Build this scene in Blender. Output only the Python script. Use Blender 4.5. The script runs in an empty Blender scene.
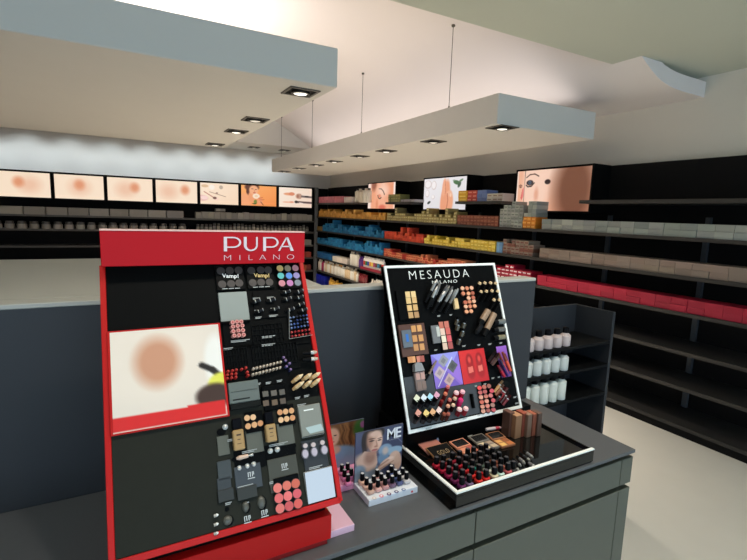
import bpy, bmesh, math, random
import numpy as np
from mathutils import Matrix, Vector
random.seed(7)
rng = np.random.default_rng(5)

# ------------------------------------------------------------------ camera
CX, CY = 373.5, 280.0
VS, VC = np.array([116., 205.]), np.array([1232., 243.])     # vanishing points of the two wall directions
CC = np.array([CX, CY])
F = math.sqrt(-((VS - CC) @ (VC - CC)))
def _d(p):
    v = np.array([p[0] - CX, p[1] - CY, F]); return v / np.linalg.norm(v)
_X, _Y = _d(VC), _d(VS)
_Z = np.cross(_X, _Y)
if _Z[1] > 0: _Z = -_Z
RW = np.array([_X, _Y, _Z])
EYE = np.array([0, 0, 1.60])
def ray(x, y): return RW @ np.array([x - CX, y - CY, F])
def on(x, y, ax, val):
    r = ray(x, y); t = (val - EYE[ax]) / r[ax]; return EYE + t * r

scene = bpy.context.scene
cam_d = bpy.data.cameras.new('camera'); cam = bpy.data.objects.new('camera', cam_d)
scene.collection.objects.link(cam); scene.camera = cam
rgt, dwn, fwd = RW[:, 0], RW[:, 1], RW[:, 2]
cam.matrix_world = Matrix(((rgt[0], -dwn[0], -fwd[0], EYE[0]), (rgt[1], -dwn[1], -fwd[1], EYE[1]),
                           (rgt[2], -dwn[2], -fwd[2], EYE[2]), (0, 0, 0, 1)))
cam_d.sensor_fit = 'HORIZONTAL'; cam_d.sensor_width = 36.0
cam_d.lens = F / 747.0 * 36.0
cam_d.clip_start = 0.02; cam_d.clip_end = 100

# ------------------------------------------------------------------ world, lights, exposure
world = bpy.data.worlds.new('daylight'); scene.world = world; world.use_nodes = True
bg = world.node_tree.nodes['Background']
bg.inputs[0].default_value = (0.60, 0.80, 1.0, 1); bg.inputs[1].default_value = 2.55
vs_ = scene.view_settings
vs_.view_transform = 'Standard'; vs_.look = 'None'; vs_.gamma = 1.0; vs_.exposure = 0.0
vs_.use_curve_mapping = False
def area(name, loc, rot, sx, sy, watts, col):
    l = bpy.data.lights.new(name, 'AREA'); l.shape = 'RECTANGLE'; l.size = sx; l.size_y = sy
    l.energy = watts; l.color = col
    o = bpy.data.objects.new(name, l); scene.collection.objects.link(o)
    o.location = loc; o.rotation_euler = rot
    return o
# unseen uplights on top of the hanging light panels, shining up at the ceiling
area('unseen_uplight', (0.1, 4.9, 2.56), (math.pi, 0, 0), 1.9, 1.5, 52, (1.0, 0.92, 0.88))
area('unseen_uplight', (3.10, 5.6, 2.56), (math.pi, 0, 0), 0.9, 5.4, 13, (1.0, 0.92, 0.88))  # added to brighten the right side of the ceiling
SPOT_W = 114.0

# ------------------------------------------------------------------ helpers
col = scene.collection
def lin(c):
    c = np.asarray(c, float) / 255.0
    return np.where(c <= 0.04045, c / 12.92, ((c + 0.055) / 1.055) ** 2.4)
_mats = {}
def mat(rgb, rough=0.5, metal=0.0, emit=0.0, noise=0.0, scale=20.0, bump=0.0, coat=0.0, alpha=None, trans=0.0, spec=0.5):
    if sum(rgb) < 110 and spec == 0.5 and not metal: spec = 0.07
    key = (spec, tuple(rgb), rough, metal, emit, noise, scale, bump, coat, trans)
    if key in _mats: return _mats[key]
    m = bpy.data.materials.new('m_%d_%d_%d' % tuple(int(v) for v in rgb)); m.use_nodes = True
    nt = m.node_tree; b = nt.nodes['Principled BSDF']
    c = tuple(lin(rgb)) + (1.0,)
    b.inputs['Base Color'].default_value = c
    b.inputs['Roughness'].default_value = rough; b.inputs['Metallic'].default_value = metal
    b.inputs['Specular IOR Level'].default_value = spec
    if coat: b.inputs['Coat Weight'].default_value = coat
    if trans: b.inputs['Transmission Weight'].default_value = trans
    if emit:
        b.inputs['Emission Color'].default_value = c; b.inputs['Emission Strength'].default_value = emit
    if noise or bump:
        tc = nt.nodes.new('ShaderNodeTexCoord'); nz = nt.nodes.new('ShaderNodeTexNoise')
        nz.inputs['Scale'].default_value = scale; nz.inputs['Detail'].default_value = 6
        nt.links.new(tc.outputs['Object'], nz.inputs['Vector'])
        if noise:
            mx = nt.nodes.new('ShaderNodeMix'); mx.data_type = 'RGBA'
            mx.inputs[6].default_value = tuple(v * (1 - noise) for v in c[:3]) + (1,)
            mx.inputs[7].default_value = tuple(min(1, v * (1 + noise)) for v in c[:3]) + (1,)
            nt.links.new(nz.outputs['Fac'], mx.inputs[0]); nt.links.new(mx.outputs[2], b.inputs['Base Color'])
        if bump:
            bp = nt.nodes.new('ShaderNodeBump'); bp.inputs['Strength'].default_value = bump
            bp.inputs['Distance'].default_value = 0.002
            nt.links.new(nz.outputs['Fac'], bp.inputs['Height']); nt.links.new(bp.outputs['Normal'], b.inputs['Normal'])
    _mats[key] = m
    return m

class G:
    """collects geometry for one mesh"""
    def __init__(s): s.v = []; s.f = []
    def add(s, vs, fs):
        n = len(s.v); s.v += [tuple(p) for p in vs]; s.f += [tuple(i + n for i in f) for f in fs]; return s
    def box(s, x0, x1, y0, y1, z0, z1, b=0.0):
        if b <= 0:
            return s.add([(x0,y0,z0),(x1,y0,z0),(x1,y1,z0),(x0,y1,z0),(x0,y0,z1),(x1,y0,z1),(x1,y1,z1),(x0,y1,z1)],
                         [(3,2,1,0),(4,5,6,7),(0,1,5,4),(1,2,6,5),(2,3,7,6),(3,0,4,7)])
        bm = bmesh.new(); bmesh.ops.create_cube(bm, size=1)
        for v in bm.verts:
            v.co = ((x0+x1)/2 + v.co.x*(x1-x0), (y0+y1)/2 + v.co.y*(y1-y0), (z0+z1)/2 + v.co.z*(z1-z0))
        bmesh.ops.bevel(bm, geom=list(bm.edges), offset=b, segments=1, affect='EDGES', profile=0.5)
        bm.verts.index_update()
        s.add([tuple(v.co) for v in bm.verts], [[v.index for v in f.verts] for f in bm.faces]); bm.free(); return s
    def rev(s, prof, n=12, base=(0,0,0), axis=(0,0,1)):
        """surface of revolution: prof = [(r, h)...] along axis from base"""
        a = Vector(axis).normalized(); t = Vector((1,0,0)) if abs(a.x) < .9 else Vector((0,1,0))
        e1 = a.cross(t).normalized(); e2 = a.cross(e1); b = Vector(base)
        vs, fs = [], []
        for r, h in prof:
            for k in range(n):
                w = 2*math.pi*(k+.5)/n; vs.append(b + a*h + (e1*math.cos(w) + e2*math.sin(w))*max(r, 1e-5))
        for i in range(len(prof)-1):
            for k in range(n):
                k2 = (k+1) % n; fs.append((i*n+k, i*n+k2, (i+1)*n+k2, (i+1)*n+k))
        fs.append(tuple(range(n))[::-1]); m = (len(prof)-1)*n; fs.append(tuple(range(m, m+n)))
        return s.add(vs, fs)
    def rod(s, p0, p1, r0, r1=None, n=8):
        p0, p1 = Vector(p0), Vector(p1)
        return s.rev([(r0, 0), (r0 if r1 is None else r1, (p1-p0).length)], n, p0, p1-p0)
    def prism(s, pts, z0, z1):
        n = len(pts)
        return s.add([(x,y,z0) for x,y in pts] + [(x,y,z1) for x,y in pts],
                     [tuple(range(n))[::-1], tuple(range(n,2*n))] + [(i,(i+1)%n,n+(i+1)%n,n+i) for i in range(n)])
    def disc(s, cx, cy, r, z0, z1, n=16, ry=None):
        ry = ry or r
        return s.prism([(cx+r*math.cos(2*math.pi*k/n), cy+ry*math.sin(2*math.pi*k/n)) for k in range(n)], z0, z1)
    def mesh(s, name, smooth=False):
        me = bpy.data.meshes.new(name); me.from_pydata(s.v, [], s.f); me.materials.append(None)
        bm = bmesh.new(); bm.from_mesh(me); bmesh.ops.recalc_face_normals(bm, faces=list(bm.faces)); bm.to_mesh(me); bm.free()
        if smooth:
            me.polygons.foreach_set('use_smooth', [True]*len(me.polygons)); me.set_sharp_from_angle(angle=math.radians(40))
        me.update(); return me

def mk(name, me, m=None, parent=None, M=None):
    o = bpy.data.objects.new(name, me); col.objects.link(o)
    if m is not None and me is not None:
        o.material_slots[0].link = 'OBJECT'; o.material_slots[0].material = m
    if parent is not None: o.parent = parent
    if M is not None: o.matrix_local = M
    return o
def gm(name, g, m, parent=None, M=None, smooth=False): return mk(name, g.mesh(name, smooth), m, parent, M)
def tag(o, label, cat, group=None):
    o['label'] = label; o['category'] = cat
    if group: o['group'] = group
    return o
def thing(name, label, cat, M=None, group=None):
    o = bpy.data.objects.new(name, None); col.objects.link(o); o.empty_display_size = 0.05
    if M is not None: o.matrix_world = M
    return tag(o, label, cat, group)
def struct(name, g, m, smooth=False):
    o = gm(name, g, m, smooth=smooth); o['kind'] = 'structure'; return o
def T(x, y, z): return Matrix.Translation((x, y, z))
def frame(o, u, v, n):
    return Matrix(((u[0],v[0],n[0],o[0]),(u[1],v[1],n[1],o[1]),(u[2],v[2],n[2],o[2]),(0,0,0,1)))
_cache = {}
def cached(key, fn):
    if key not in _cache: _cache[key] = fn()
    return _cache[key]
ORD = ['first','second','third','fourth','fifth','sixth','seventh','eighth','ninth','tenth','eleventh','twelfth','thirteenth','fourteenth']

def text_mesh(s, w, h, depth=0.001, offset=0.0, spacing=1.0, shear=0.0):
    cu = bpy.data.curves.new('t', 'FONT'); cu.body = s; cu.size = 1; cu.offset = offset
    cu.space_character = spacing; cu.shear = shear; cu.resolution_u = 3
    o = bpy.data.objects.new('t', cu); col.objects.link(o)
    bpy.context.view_layer.update()
    me = bpy.data.meshes.new_from_object(o); bpy.data.objects.remove(o); bpy.data.curves.remove(cu)
    co = np.array([v.co[:] for v in me.vertices]); lo, hi = co.min(0), co.max(0)
    vs = [((c[0]-lo[0])/(hi[0]-lo[0])*w - w/2, (c[1]-lo[1])/(hi[1]-lo[1])*h - h/2, 0) for c in co]
    fs = [tuple(p.vertices) for p in me.polygons]; bpy.data.meshes.remove(me)
    bm = bmesh.new(); bv = [bm.verts.new(p) for p in vs]
    for f in fs:
        try: bm.faces.new([bv[i] for i in f])
        except ValueError: pass
    r = bmesh.ops.extrude_face_region(bm, geom=list(bm.faces))
    for e in r['geom']:
        if isinstance(e, bmesh.types.BMVert): e.co.z += depth
    bmesh.ops.recalc_face_normals(bm, faces=list(bm.faces))
    me2 = bpy.data.meshes.new('lettering'); bm.to_mesh(me2); bm.free(); me2.materials.append(None)
    return me2

# flat print: colours painted on a fine grid (posters, cards)
_pm = {}
def print_mat(emit, rough=0.35):
    k = (emit, rough)
    if k in _pm: return _pm[k]
    m = bpy.data.materials.new('print'); m.use_nodes = True; nt = m.node_tree; b = nt.nodes['Principled BSDF']
    a = nt.nodes.new('ShaderNodeAttribute'); a.attribute_name = 'ink'
    b.inputs['Roughness'].default_value = rough
    if emit:
        b.inputs['Base Color'].default_value = (.02,.02,.02,1)
        nt.links.new(a.outputs['Color'], b.inputs['Emission Color']); b.inputs['Emission Strength'].default_value = emit
    else: nt.links.new(a.outputs['Color'], b.inputs['Base Color'])
    _pm[k] = m; return m
class Paint:
    def __init__(s, nx, ny, bgc):
        s.nx, s.ny = nx, ny
        s.u, s.v = np.meshgrid(np.linspace(0,1,nx), np.linspace(0,1,ny))       # v runs down
        s.c = np.ones((ny,nx,3)) * np.array(bgc, float)
        s.asp = nx/ny
    def mix(s, a, c): s.c = s.c*(1-a[...,None]) + np.array(c, float)*a[...,None]; return s
    def grad(s, c0, c1, ang=0):
        t = s.u*math.cos(ang) + s.v*math.sin(ang); t = (t-t.min())/(t.max()-t.min()); s.mix(np.ones_like(t), c0); return s.mix(t, c1)
    def ell(s, cx, cy, rx, ry, c, soft=0.15, ang=0, op=1.0):
        dx, dy = (s.u-cx)*s.asp, s.v-cy; ca, sa = math.cos(ang), math.sin(ang)
        d = np.sqrt(((dx*ca+dy*sa)/(rx*s.asp))**2 + ((-dx*sa+dy*ca)/ry)**2)
        return s.mix(op*np.clip((1+soft-d)/(2*soft), 0, 1), c)
    def line(s, p0, p1, w, c, w1=None, op=1.0, soft=0.35):
        ax, ay = p0[0]*s.asp, p0[1]; bx, by = p1[0]*s.asp, p1[1]; px, py = s.u*s.asp, s.v
        l2 = (bx-ax)**2 + (by-ay)**2 + 1e-9; t = np.clip(((px-ax)*(bx-ax)+(py-ay)*(by-ay))/l2, 0, 1)
        d = np.hypot(px-ax-t*(bx-ax), py-ay-t*(by-ay)); ww = w + ((w1 if w1 is not None else w)-w)*t
        return s.mix(op*np.clip((ww*(1+soft)-d)/(2*soft*ww), 0, 1), c)
    def path(s, pts, w, c, op=1.0):
        for a, b in zip(pts[:-1], pts[1:]): s.line(a, b, w, c, op=op)
        return s
    def poly(s, pts, c, op=1.0):
        ins = np.zeros_like(s.u, bool); n = len(pts)
        for i in range(n):
            (x0,y0),(x1,y1) = pts[i], pts[(i+1)%n]
            cr = (y0 > s.v) != (y1 > s.v)
            ins ^= cr & (s.u < (x1-x0)*(s.v-y0)/((y1-y0) if y1 != y0 else 1e-9) + x0)
        return s.mix(op*ins.astype(float), c)
    def mesh(s, W, H):
        """grid mesh in local XY, origin at lower left, facing +Z"""
        me = bpy.data.meshes.new('print')
        vs = np.stack([s.u.ravel()*W, (1-s.v.ravel())*H, np.zeros(s.u.size)], 1)
        idx = np.arange(s.nx*s.ny).reshape(s.ny, s.nx)
        fs = np.stack([idx[:-1,:-1], idx[1:,:-1], idx[1:,1:], idx[:-1,1:]], -1).reshape(-1,4)
        me.from_pydata(vs.tolist(), [], fs.tolist())
        a = me.color_attributes.new('ink', 'FLOAT_COLOR', 'POINT')
        cc = np.ones((s.nx*s.ny,4)); cc[:,:3] = lin(np.clip(s.c,0,255)).reshape(-1,3)
        a.data.foreach_set('color', cc.ravel().astype(np.float32)); me.materials.append(None); me.update(); return me

# ------------------------------------------------------------------ the room
XW, YW = 4.20, 9.75                     # right wall, far wall
XR, YB = 3.685, 9.29                    # fronts of the right and far shelving
ZC, ZS, ZP = 3.42, 2.78, 2.30           # high ceiling, soffits, underside of the hanging panels
M_wall = mat((205,202,196), .9, noise=.03, scale=3)
M_ceil = mat((226,219,215), .95, noise=.02, scale=2)
M_panel = mat((208,206,200), .85, noise=.02, scale=4)
M_soff = mat((196,200,184), .9, noise=.02, scale=3)
struct('floor', G().box(-2.6, 4.4, -3.2, 9.9, -.1, 0), mat((222,216,204), .35, noise=.04, scale=6))
struct('wall_right', G().box(XW, XW+.12, -3.2, YW, 0, 3.6), mat((220,214,202), .9, noise=.02, scale=3))
struct('wall_far', G().box(-2.6, XW+.12, YW, YW+.12, 0, 3.6), M_wall)
struct('wall_back', G().box(-2.48, XW, -3.32, -3.2, 2.5, ZS), M_wall)  # unseen lintel behind the camera, added for what the inset mirror reflects
struct('wall_left', G().box(-2.6, -2.48, -3.2, YW, 0, 3.6), M_wall)
VAULT = [(-2.6,3.42),(.9,3.42),(1.5,3.405),(2.0,3.37),(2.42,3.285),(2.79,3.125),(3.03,2.97),(3.26,2.83),(3.45,2.70),(3.6,2.64),(3.75,2.62),(4.32,2.62)]
def vault_z(x): return float(np.interp(x, [p[0] for p in VAULT], [p[1] for p in VAULT]))
_xs = np.linspace(-2.6, 4.32, 90)
_k = np.ones(5)/5
_zs = np.convolve(np.pad([vault_z(x) for x in _xs], 2, mode='edge'), _k, 'valid')
gv = G(); nv = len(_xs)
gv.add([(x, y, z+dz) for dz in (0, .12) for y in (2.2, YW+.12) for x, z in zip(_xs, _zs)],
       [(i, i+1, nv+i+1, nv+i) for i in range(nv-1)] + [(2*nv+i, 2*nv+i+1, 3*nv+i+1, 3*nv+i) for i in range(nv-1)] +
       [(i, i+1, 2*nv+i+1, 2*nv+i) for i in range(nv-1)] + [(nv+i, nv+i+1, 3*nv+i+1, 3*nv+i) for i in range(nv-1)] +
       [(0, nv, 3*nv, 2*nv), (nv-1, 2*nv-1, 4*nv-1, 3*nv-1)])
struct('ceiling', gv, M_ceil, True)
struct('trim_1', G().box(-2.48, XW, 8.65, YW, ZS, 3.6), M_panel)                # far soffit
struct('trim_2', G().box(-2.48, XW, -3.2, 2.43, ZS, ZC+.1), M_soff)            # near soffit over the counter

def fixture(x, y, z, lab, lit=1.0, size=.105, watts=None, grp='recessed square spotlights', tilt=0.0, rz=0.0, beam=(1.0, .90, .78)):
    t = thing('recessed_spotlight', lab, 'spotlight', T(x, y, z) @ Matrix.Rotation(rz, 4, 'Z'), grp)
    s = size
    def fr():
        g = G()
        for a in ((-s, s, -s, -s+.018), (-s, s, s-.018, s), (-s, -s+.018, -s+.018, s-.018), (s-.018, s, -s+.018, s-.018)):
            g.box(a[0], a[1], a[2], a[3], -.008, 0, .002)
        return g.mesh('frame')
    mk('frame', cached(('fr', s), fr), mat((84,81,74), .45), t)
    mk('inner_plate', cached(('ip', s), lambda: G().box(-s+.018, s-.018, -s+.018, s-.018, -.002, 0).mesh('inner_plate')), mat((12,12,12), .6), t)
    mk('lamp_ring', cached(('lr', s), lambda: G().rev([(s*.62,0),(s*.62,.014),(s*.5,.016),(s*.48,.008)], 20, (0,0,-.002), (0,0,-1)).mesh('lamp_ring', True)), mat((60,60,58), .3, .8), t)
    mk('lamp', cached(('lp', s), lambda: G().rev([(s*.46,0),(s*.42,.006),(s*.2,.011),(0.001,.012)], 20, (0,0,-.009), (0,0,-1)).mesh('lamp', True)), mat((255,250,240), .3, emit=.85*lit + .05), t)
    w = SPOT_W if watts is None else watts
    if w:
        l = bpy.data.lights.new('spot_beam', 'SPOT'); l.energy = w; l.color = beam; l.spot_size = 1.75; l.spot_blend = .9; l.shadow_soft_size = .05
        lo = bpy.data.objects.new('spot_beam', l); col.objects.link(lo); lo.parent = t; lo.location = (0, 0, -.03); lo.rotation_euler = (tilt, 0, 0)
    return t

# hanging light panels
tp = gm('hanging_light_panel', G().box(2.535, 3.65, 2.765, 8.62, ZP, ZP+.225, .005), M_panel)
tag(tp, 'long cream light panel hung on cables beside the right wall', 'light panel')
tp = gm('hanging_light_panel', G().box(-1.35, 1.128, 2.55, 5.75, ZP, ZP+.212, .005), M_panel)
tag(tp, 'wide pale light panel with blue grey front face over the red stand', 'light panel')
RY = [.875*y for y in (3.25, 4.29, 5.31, 6.05, 6.94, 7.70, 8.56, 9.46)]
for i, y in enumerate(RY):
    fixture(2.665, y, ZP, '%s spotlight from the near end of the cable-hung cream panel' % ORD[i], 1.2 if i in (0,2,4,5) else .35, .092)
for i, y in enumerate([2.755, 3.79, 4.455, 5.50]):
    fixture(.982, y, ZP, '%s spotlight from the front face of the wide pale panel' % ORD[i], (1.3,.25,1.3,1)[i], .092)
for i, x in enumerate((-1.85, -1.25, -.65, -.05, .55, 1.15, 1.75, 2.35, 2.95, 3.55)):
    fixture(x, 9.17, ZS, 'small dark wall-washing spotlight in the far soffit, %s from left' % ORD[i], .1, .10, 26, tilt=.75, beam=(.80, .92, 1.0))
# unseen fixtures added in the soffit to light the stands from above
for i, (x, y) in enumerate([(-.35, .62), (.45, .50), (1.05, .50), (1.75, .70)]):
    fixture(x, y, ZS, 'unseen square spotlight added in the soffit over the counter, %s from left' % ORD[i], 1.0, .105, (26, 34, 56, 60)[i], tilt=.18)
for i, y in enumerate([3.428, 5.105, 6.712, 8.184]):
    zb_ = ZP+.225; zc = float(np.interp(2.58, _xs, _zs)) - zb_
    t = thing('suspension_cable', '%s thin suspension cable from the near end of the cream panel' % ORD[i], 'cable', T(2.58, y, zb_), 'panel suspension cables')
    gm('wire', G().rod((0,0,0), (0,0,zc), .003, n=6), mat((70,66,62), .4, .6), t)
    gm('ceiling_mount', G().rev([(.016,0),(.016,.012),(.006,.02)], 10, (0,0,zc), (0,0,-1)), mat((90,86,80), .4, .6), t)
    gm('cable_grip', G().rev([(.010,0),(.010,.01),(.004,.03)], 10), mat((90,86,80), .4, .6), t)

# ------------------------------------------------------------------ shelving on the right and far walls
M_blk = mat((26,25,25), .55, noise=.1, scale=8)
M_shelf = mat((46,44,42), .5)
SH = [1.505, 1.22, .947, .655, .385, .09]
YN = 1.30                                                    # near end of the right shelving
rb = thing('shelving_unit', 'long black wall shelving filled with boxes along the right wall', 'shelving', T(XR, YN, 0))
gm('back_panel', G().box(.435, .50, 0, YB+.40-YN, 0, 2.125), M_blk, rb)
for z in SH: gm('shelf', G().box(0, .435, 0, YB-YN-.02, z-.028, z), M_shelf, rb)
gm('plinth', G().box(.02, .435, 0, YB-YN-.02, 0, .06), M_blk, rb)
BAYS = [3.757, 4.672, 5.62, 6.39, 7.34]
for y in [2.0, 2.85] + BAYS + [8.3]: gm('upright', G().box(.41, .435, y-YN-.02, y-YN+.02, .06, 1.66), mat((60,66,72), .5), rb)
for a, b in ((1.35, 2.88), (3.87, 4.665), (5.655, 6.39), (7.36, 9.27)):
    gm('upper_ledge', G().box(0, .435, a-YN, b-YN, 1.755, 1.785), M_shelf, rb)
lb = thing('shelving_unit', 'black wall shelving with grey products along the far wall', 'shelving', T(-2.4, YB, 0))
W_lb = XR + 2.4
gm('back_panel', G().box(0, W_lb+.43, .40, .45, 0, 2.105), M_blk, lb)
SL = [1.405, 1.175, .90, .64, .36, .09]
for z in SL: gm('shelf', G().box(0, W_lb-.03, 0, .40, z-.03, z), mat((70,68,64), .5), lb)
gm('corner_post', G().box(W_lb-.03, W_lb+.03, -.03, .03, 0, 2.10), mat((92,94,96), .4), lb)
gm('top_cap', G().box(0, W_lb-.03, .02, .40, 2.087, 2.10), M_blk, lb)

# backlit pictures -------------------------------------------------
def lightbox(lab, M, W, H, p, depth):
    t = thing('backlit_poster', lab, 'poster', M, None)
    b = .018
    gm('housing', G().box(0, W, 0, H, -depth, -.012), mat((14,14,14), .5), t)
    g = G().box(0, W, 0, b, -.012, 0).box(0, W, H-b, H, -.012, 0).box(0, b, b, H-b, -.012, 0).box(W-b, W, b, H-b, -.012, 0)
    gm('frame', g, mat((18,18,18), .4), t)
    mk('picture', p.mesh(W-2*b, H-2*b), print_mat(.95), t, T(b, b, -.006))
    return t
SKIN = (236,170,128)
# far wall pictures
p1 = Paint(90, 66, (250,226,200)); p1.grad((253,232,208), (248,216,186), .6)
for c in ((.04,.72,.16,.14,(236,190,176)), (.10,.7,.1,.09,(250,214,206)), (.12,.15,.09,.07,(226,190,150)), (.3,.2,.07,.12,(252,240,226)), (.42,.74,.06,.07,(250,214,196))): p1.ell(*c)
p1.line((.24,.42),(.66,.62),.012,(150,110,90)).line((.1,.42),(.36,.7),.02,(196,130,110)).ell(.37,.7,.05,.06,(120,80,70)).ell(.54,.18,.05,.09,(190,170,150)).ell(.43,.46,.03,.03,(140,100,90))
p2 = Paint(110, 70, (250,160,90)); p2.grad((252,176,104), (246,146,78), .9)
p2.ell(.30,.08,.20,.20,(96,50,34)).ell(.20,.30,.06,.2,(90,46,32)).ell(.10,.8,.18,.4,(246,166,116)).ell(.30,.55,.10,.30,(240,160,112))
p2.ell(.35,.22,.13,.23,(244,178,134)).ell(.31,.17,.035,.016,(80,40,30)).ell(.41,.19,.03,.016,(80,40,30)).ell(.37,.36,.04,.025,(190,60,50)).ell(.37,.27,.02,.05,(226,150,108))
p2.ell(.42,.52,.10,.13,(252,230,206)).ell(.42,.52,.05,.06,(244,206,170)).ell(.40,.80,.05,.10,(120,130,50)).ell(.37,.9,.06,.03,(70,90,40))
p2.ell(.52,.78,.08,.2,(240,158,112)).line((.5,.62),(.6,.58),.02,(206,110,70)).line((.52,.7),(.64,.68),.02,(206,110,70)).line((.55,.8),(.62,.95),.02,(150,80,50))
p3 = Paint(110, 66, (248,226,206)); p3.grad((252,236,218), (244,214,194), .4)
p3.ell(.30,.33,.16,.07,(232,160,120)).ell(.38,.32,.09,.09,(222,140,104)).ell(.60,.42,.10,.14,(206,160,136)).ell(.57,.42,.03,.10,(160,110,90)).ell(.64,.42,.04,.13,(190,150,130))
p3.line((.70,.42),(.99,.44),.055,(120,104,100)).line((.80,.42),(.88,.42),.03,(30,24,24)).line((.70,.36),(.99,.38),.008,(230,216,206))
p3.ell(.25,.75,.14,.035,(240,180,150)).ell(.38,.74,.07,.05,(230,160,130)).line((.50,.72),(.99,.74),.05,(96,76,74), .05).ell(.52,.72,.05,.07,(44,34,34)).line((.62,.76),(.72,.78),.02,(240,220,210))
zt, zb = 2.085, 1.66
def far_box(x0, x1, p, lab): lightbox(lab, frame((x0, YB-.005, zb), (1,0,0), (0,0,1), (0,-1,0)), x1-x0, zt-zb, p, .30)
far_box(2.865, 3.60, p3, 'backlit picture of cosmetic brushes on cream, next to the corner post')
far_box(2.115, 2.845, p2, 'backlit orange picture of a woman holding a pale flower')
far_box(1.365, 2.095, p1, 'backlit cream picture of scattered cosmetics, left of the orange one')
for k in range(4):
    pp = Paint(30, 20, (250,226,200)); pp.ell(.3+.1*k,.5,.2,.3,(240,196,166), .6).ell(.7-.1*k,.4,.1,.2,(226,150,110), .5)
    far_box(.615-.75*k, 1.345-.75*k, pp, 'pale backlit picture on the far wall, %s left of the scattered cosmetics' % ORD[k])
# right wall pictures, 18 cm behind the shelf fronts
XP = 3.87
q1 = Paint(80, 80, (244,180,150)); q1.grad((250,222,206), (238,160,124), .2)
q1.ell(.30,.55,.26,.7,(240,166,130), .3).ell(.22,.02,.10,.26,(150,84,60), .4).ell(.05,.6,.07,.7,(250,226,214), .4).ell(.62,.75,.3,.4,(244,178,146), .5).ell(.88,.35,.2,.5,(232,150,112), .6).ell(.97,.3,.04,.8,(252,232,222), .4)
q1.ell(.55,.3,.2,.2,(250,206,184), .6).path([(.42,.22),(.5,.23),(.56,.30),(.6,.38),(.62,.46)], .014, (70,36,30)).path([(.38,.48),(.40,.56),(.44,.61),(.48,.60),(.50,.56)], .016, (54,28,26)).ell(.44,.5,.05,.06,(230,140,110), .6)
q1.ell(.55,.95,.12,.1,(222,110,90), .4).ell(.35,.85,.04,.2,(226,140,104), .6)
q2 = Paint(110, 90, (236,232,234)); q2.grad((240,236,238), (226,222,226), 1.0)
for c in ((.10,.18,.09,.13),(.25,.22,.06,.14),(.09,.48,.05,.12),(.24,.60,.04,.07),(.5,.05,.04,.03)): q2.ell(*c, (206,188,184), .12).ell(c[0]-.004, c[1]-.006, c[2]*.86, c[3]*.86, (246,240,240), .15)
q2.ell(.53,.62,.10,.55,(236,160,124), .12, .10).ell(.50,.30,.045,.28,(240,172,138), .15, .05).ell(.64,.75,.08,.34,(238,166,130), .15).ell(.62,.5,.06,.09,(242,180,146), .2).path([(.58,.5),(.60,.7),(.58,.98)], .012, (200,110,80)).path([(.52,.12),(.54,.4),(.53,.5)], .008, (206,124,94)).ell(.66,.55,.02,.06,(250,206,180), .3)
q2.ell(.78,.17,.08,.06,(70,110,70), .15, .5).ell(.84,.24,.03,.09,(60,84,66), .2, .3).ell(.87,.12,.06,.03,(96,130,96), .2, -.7).ell(.14,.78,.05,.035,(34,44,40), .2, -.8).ell(.72,.10,.03,.02,(140,160,140), .3)
q3 = Paint(200, 80, (240,184,154)); q3.grad((248,214,194), (238,172,140), 1.3)
q3.ell(.05,.45,.075,.6,(240,180,148), .3).ell(.0,.5,.02,.8,(250,226,210), .5).path([(.035,.37),(.055,.345),(.08,.37)], .012, (90,50,40)).ell(.058,.40,.018,.022,(96,56,48)).poly([(.085,.46),(.112,.40),(.112,.64),(.085,.74),(.068,.68)], (214,60,66)).ell(.05,.84,.025,.035,(206,100,86), .3)
q3.line((.119,0),(.117,1),.012,(44,28,26)).ell(.28,.5,.18,.7,(250,210,188), .3).path([(.14,.17),(.19,.10),(.26,.09),(.32,.15)], .014, (60,36,30)).ell(.195,.30,.05,.065,(40,26,30)).ell(.195,.30,.022,.05,(90,110,130)).ell(.195,.30,.009,.02,(10,10,12)).path([(.14,.36),(.17,.40),(.22,.39),(.26,.31)], .016, (30,18,20))
q3.ell(.30,.6,.03,.16,(232,170,142), .5).ell(.29,.88,.08,.06,(206,90,90), .3).ell(.45,.30,.04,.06,(44,28,30)).ell(.8,.5,.25,.9,(120,74,54), .4)
def right_box(y0, y1, p, lab):      # y0 far edge (left in the picture), y1 near edge
    lightbox(lab, frame((XP, y0, 1.672), (0,-1,0), (0,0,1), (-1,0,0)), y0-y1, .455, p, .25)
right_box(7.35, 6.40, q1, 'backlit close-up of a peach face with one closed eye')
right_box(5.645, 4.675, q2, 'backlit picture of hands, petals and green leaves on white')
right_box(3.86, 2.90, q3, 'backlit picture of two half faces at the near end')

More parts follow.
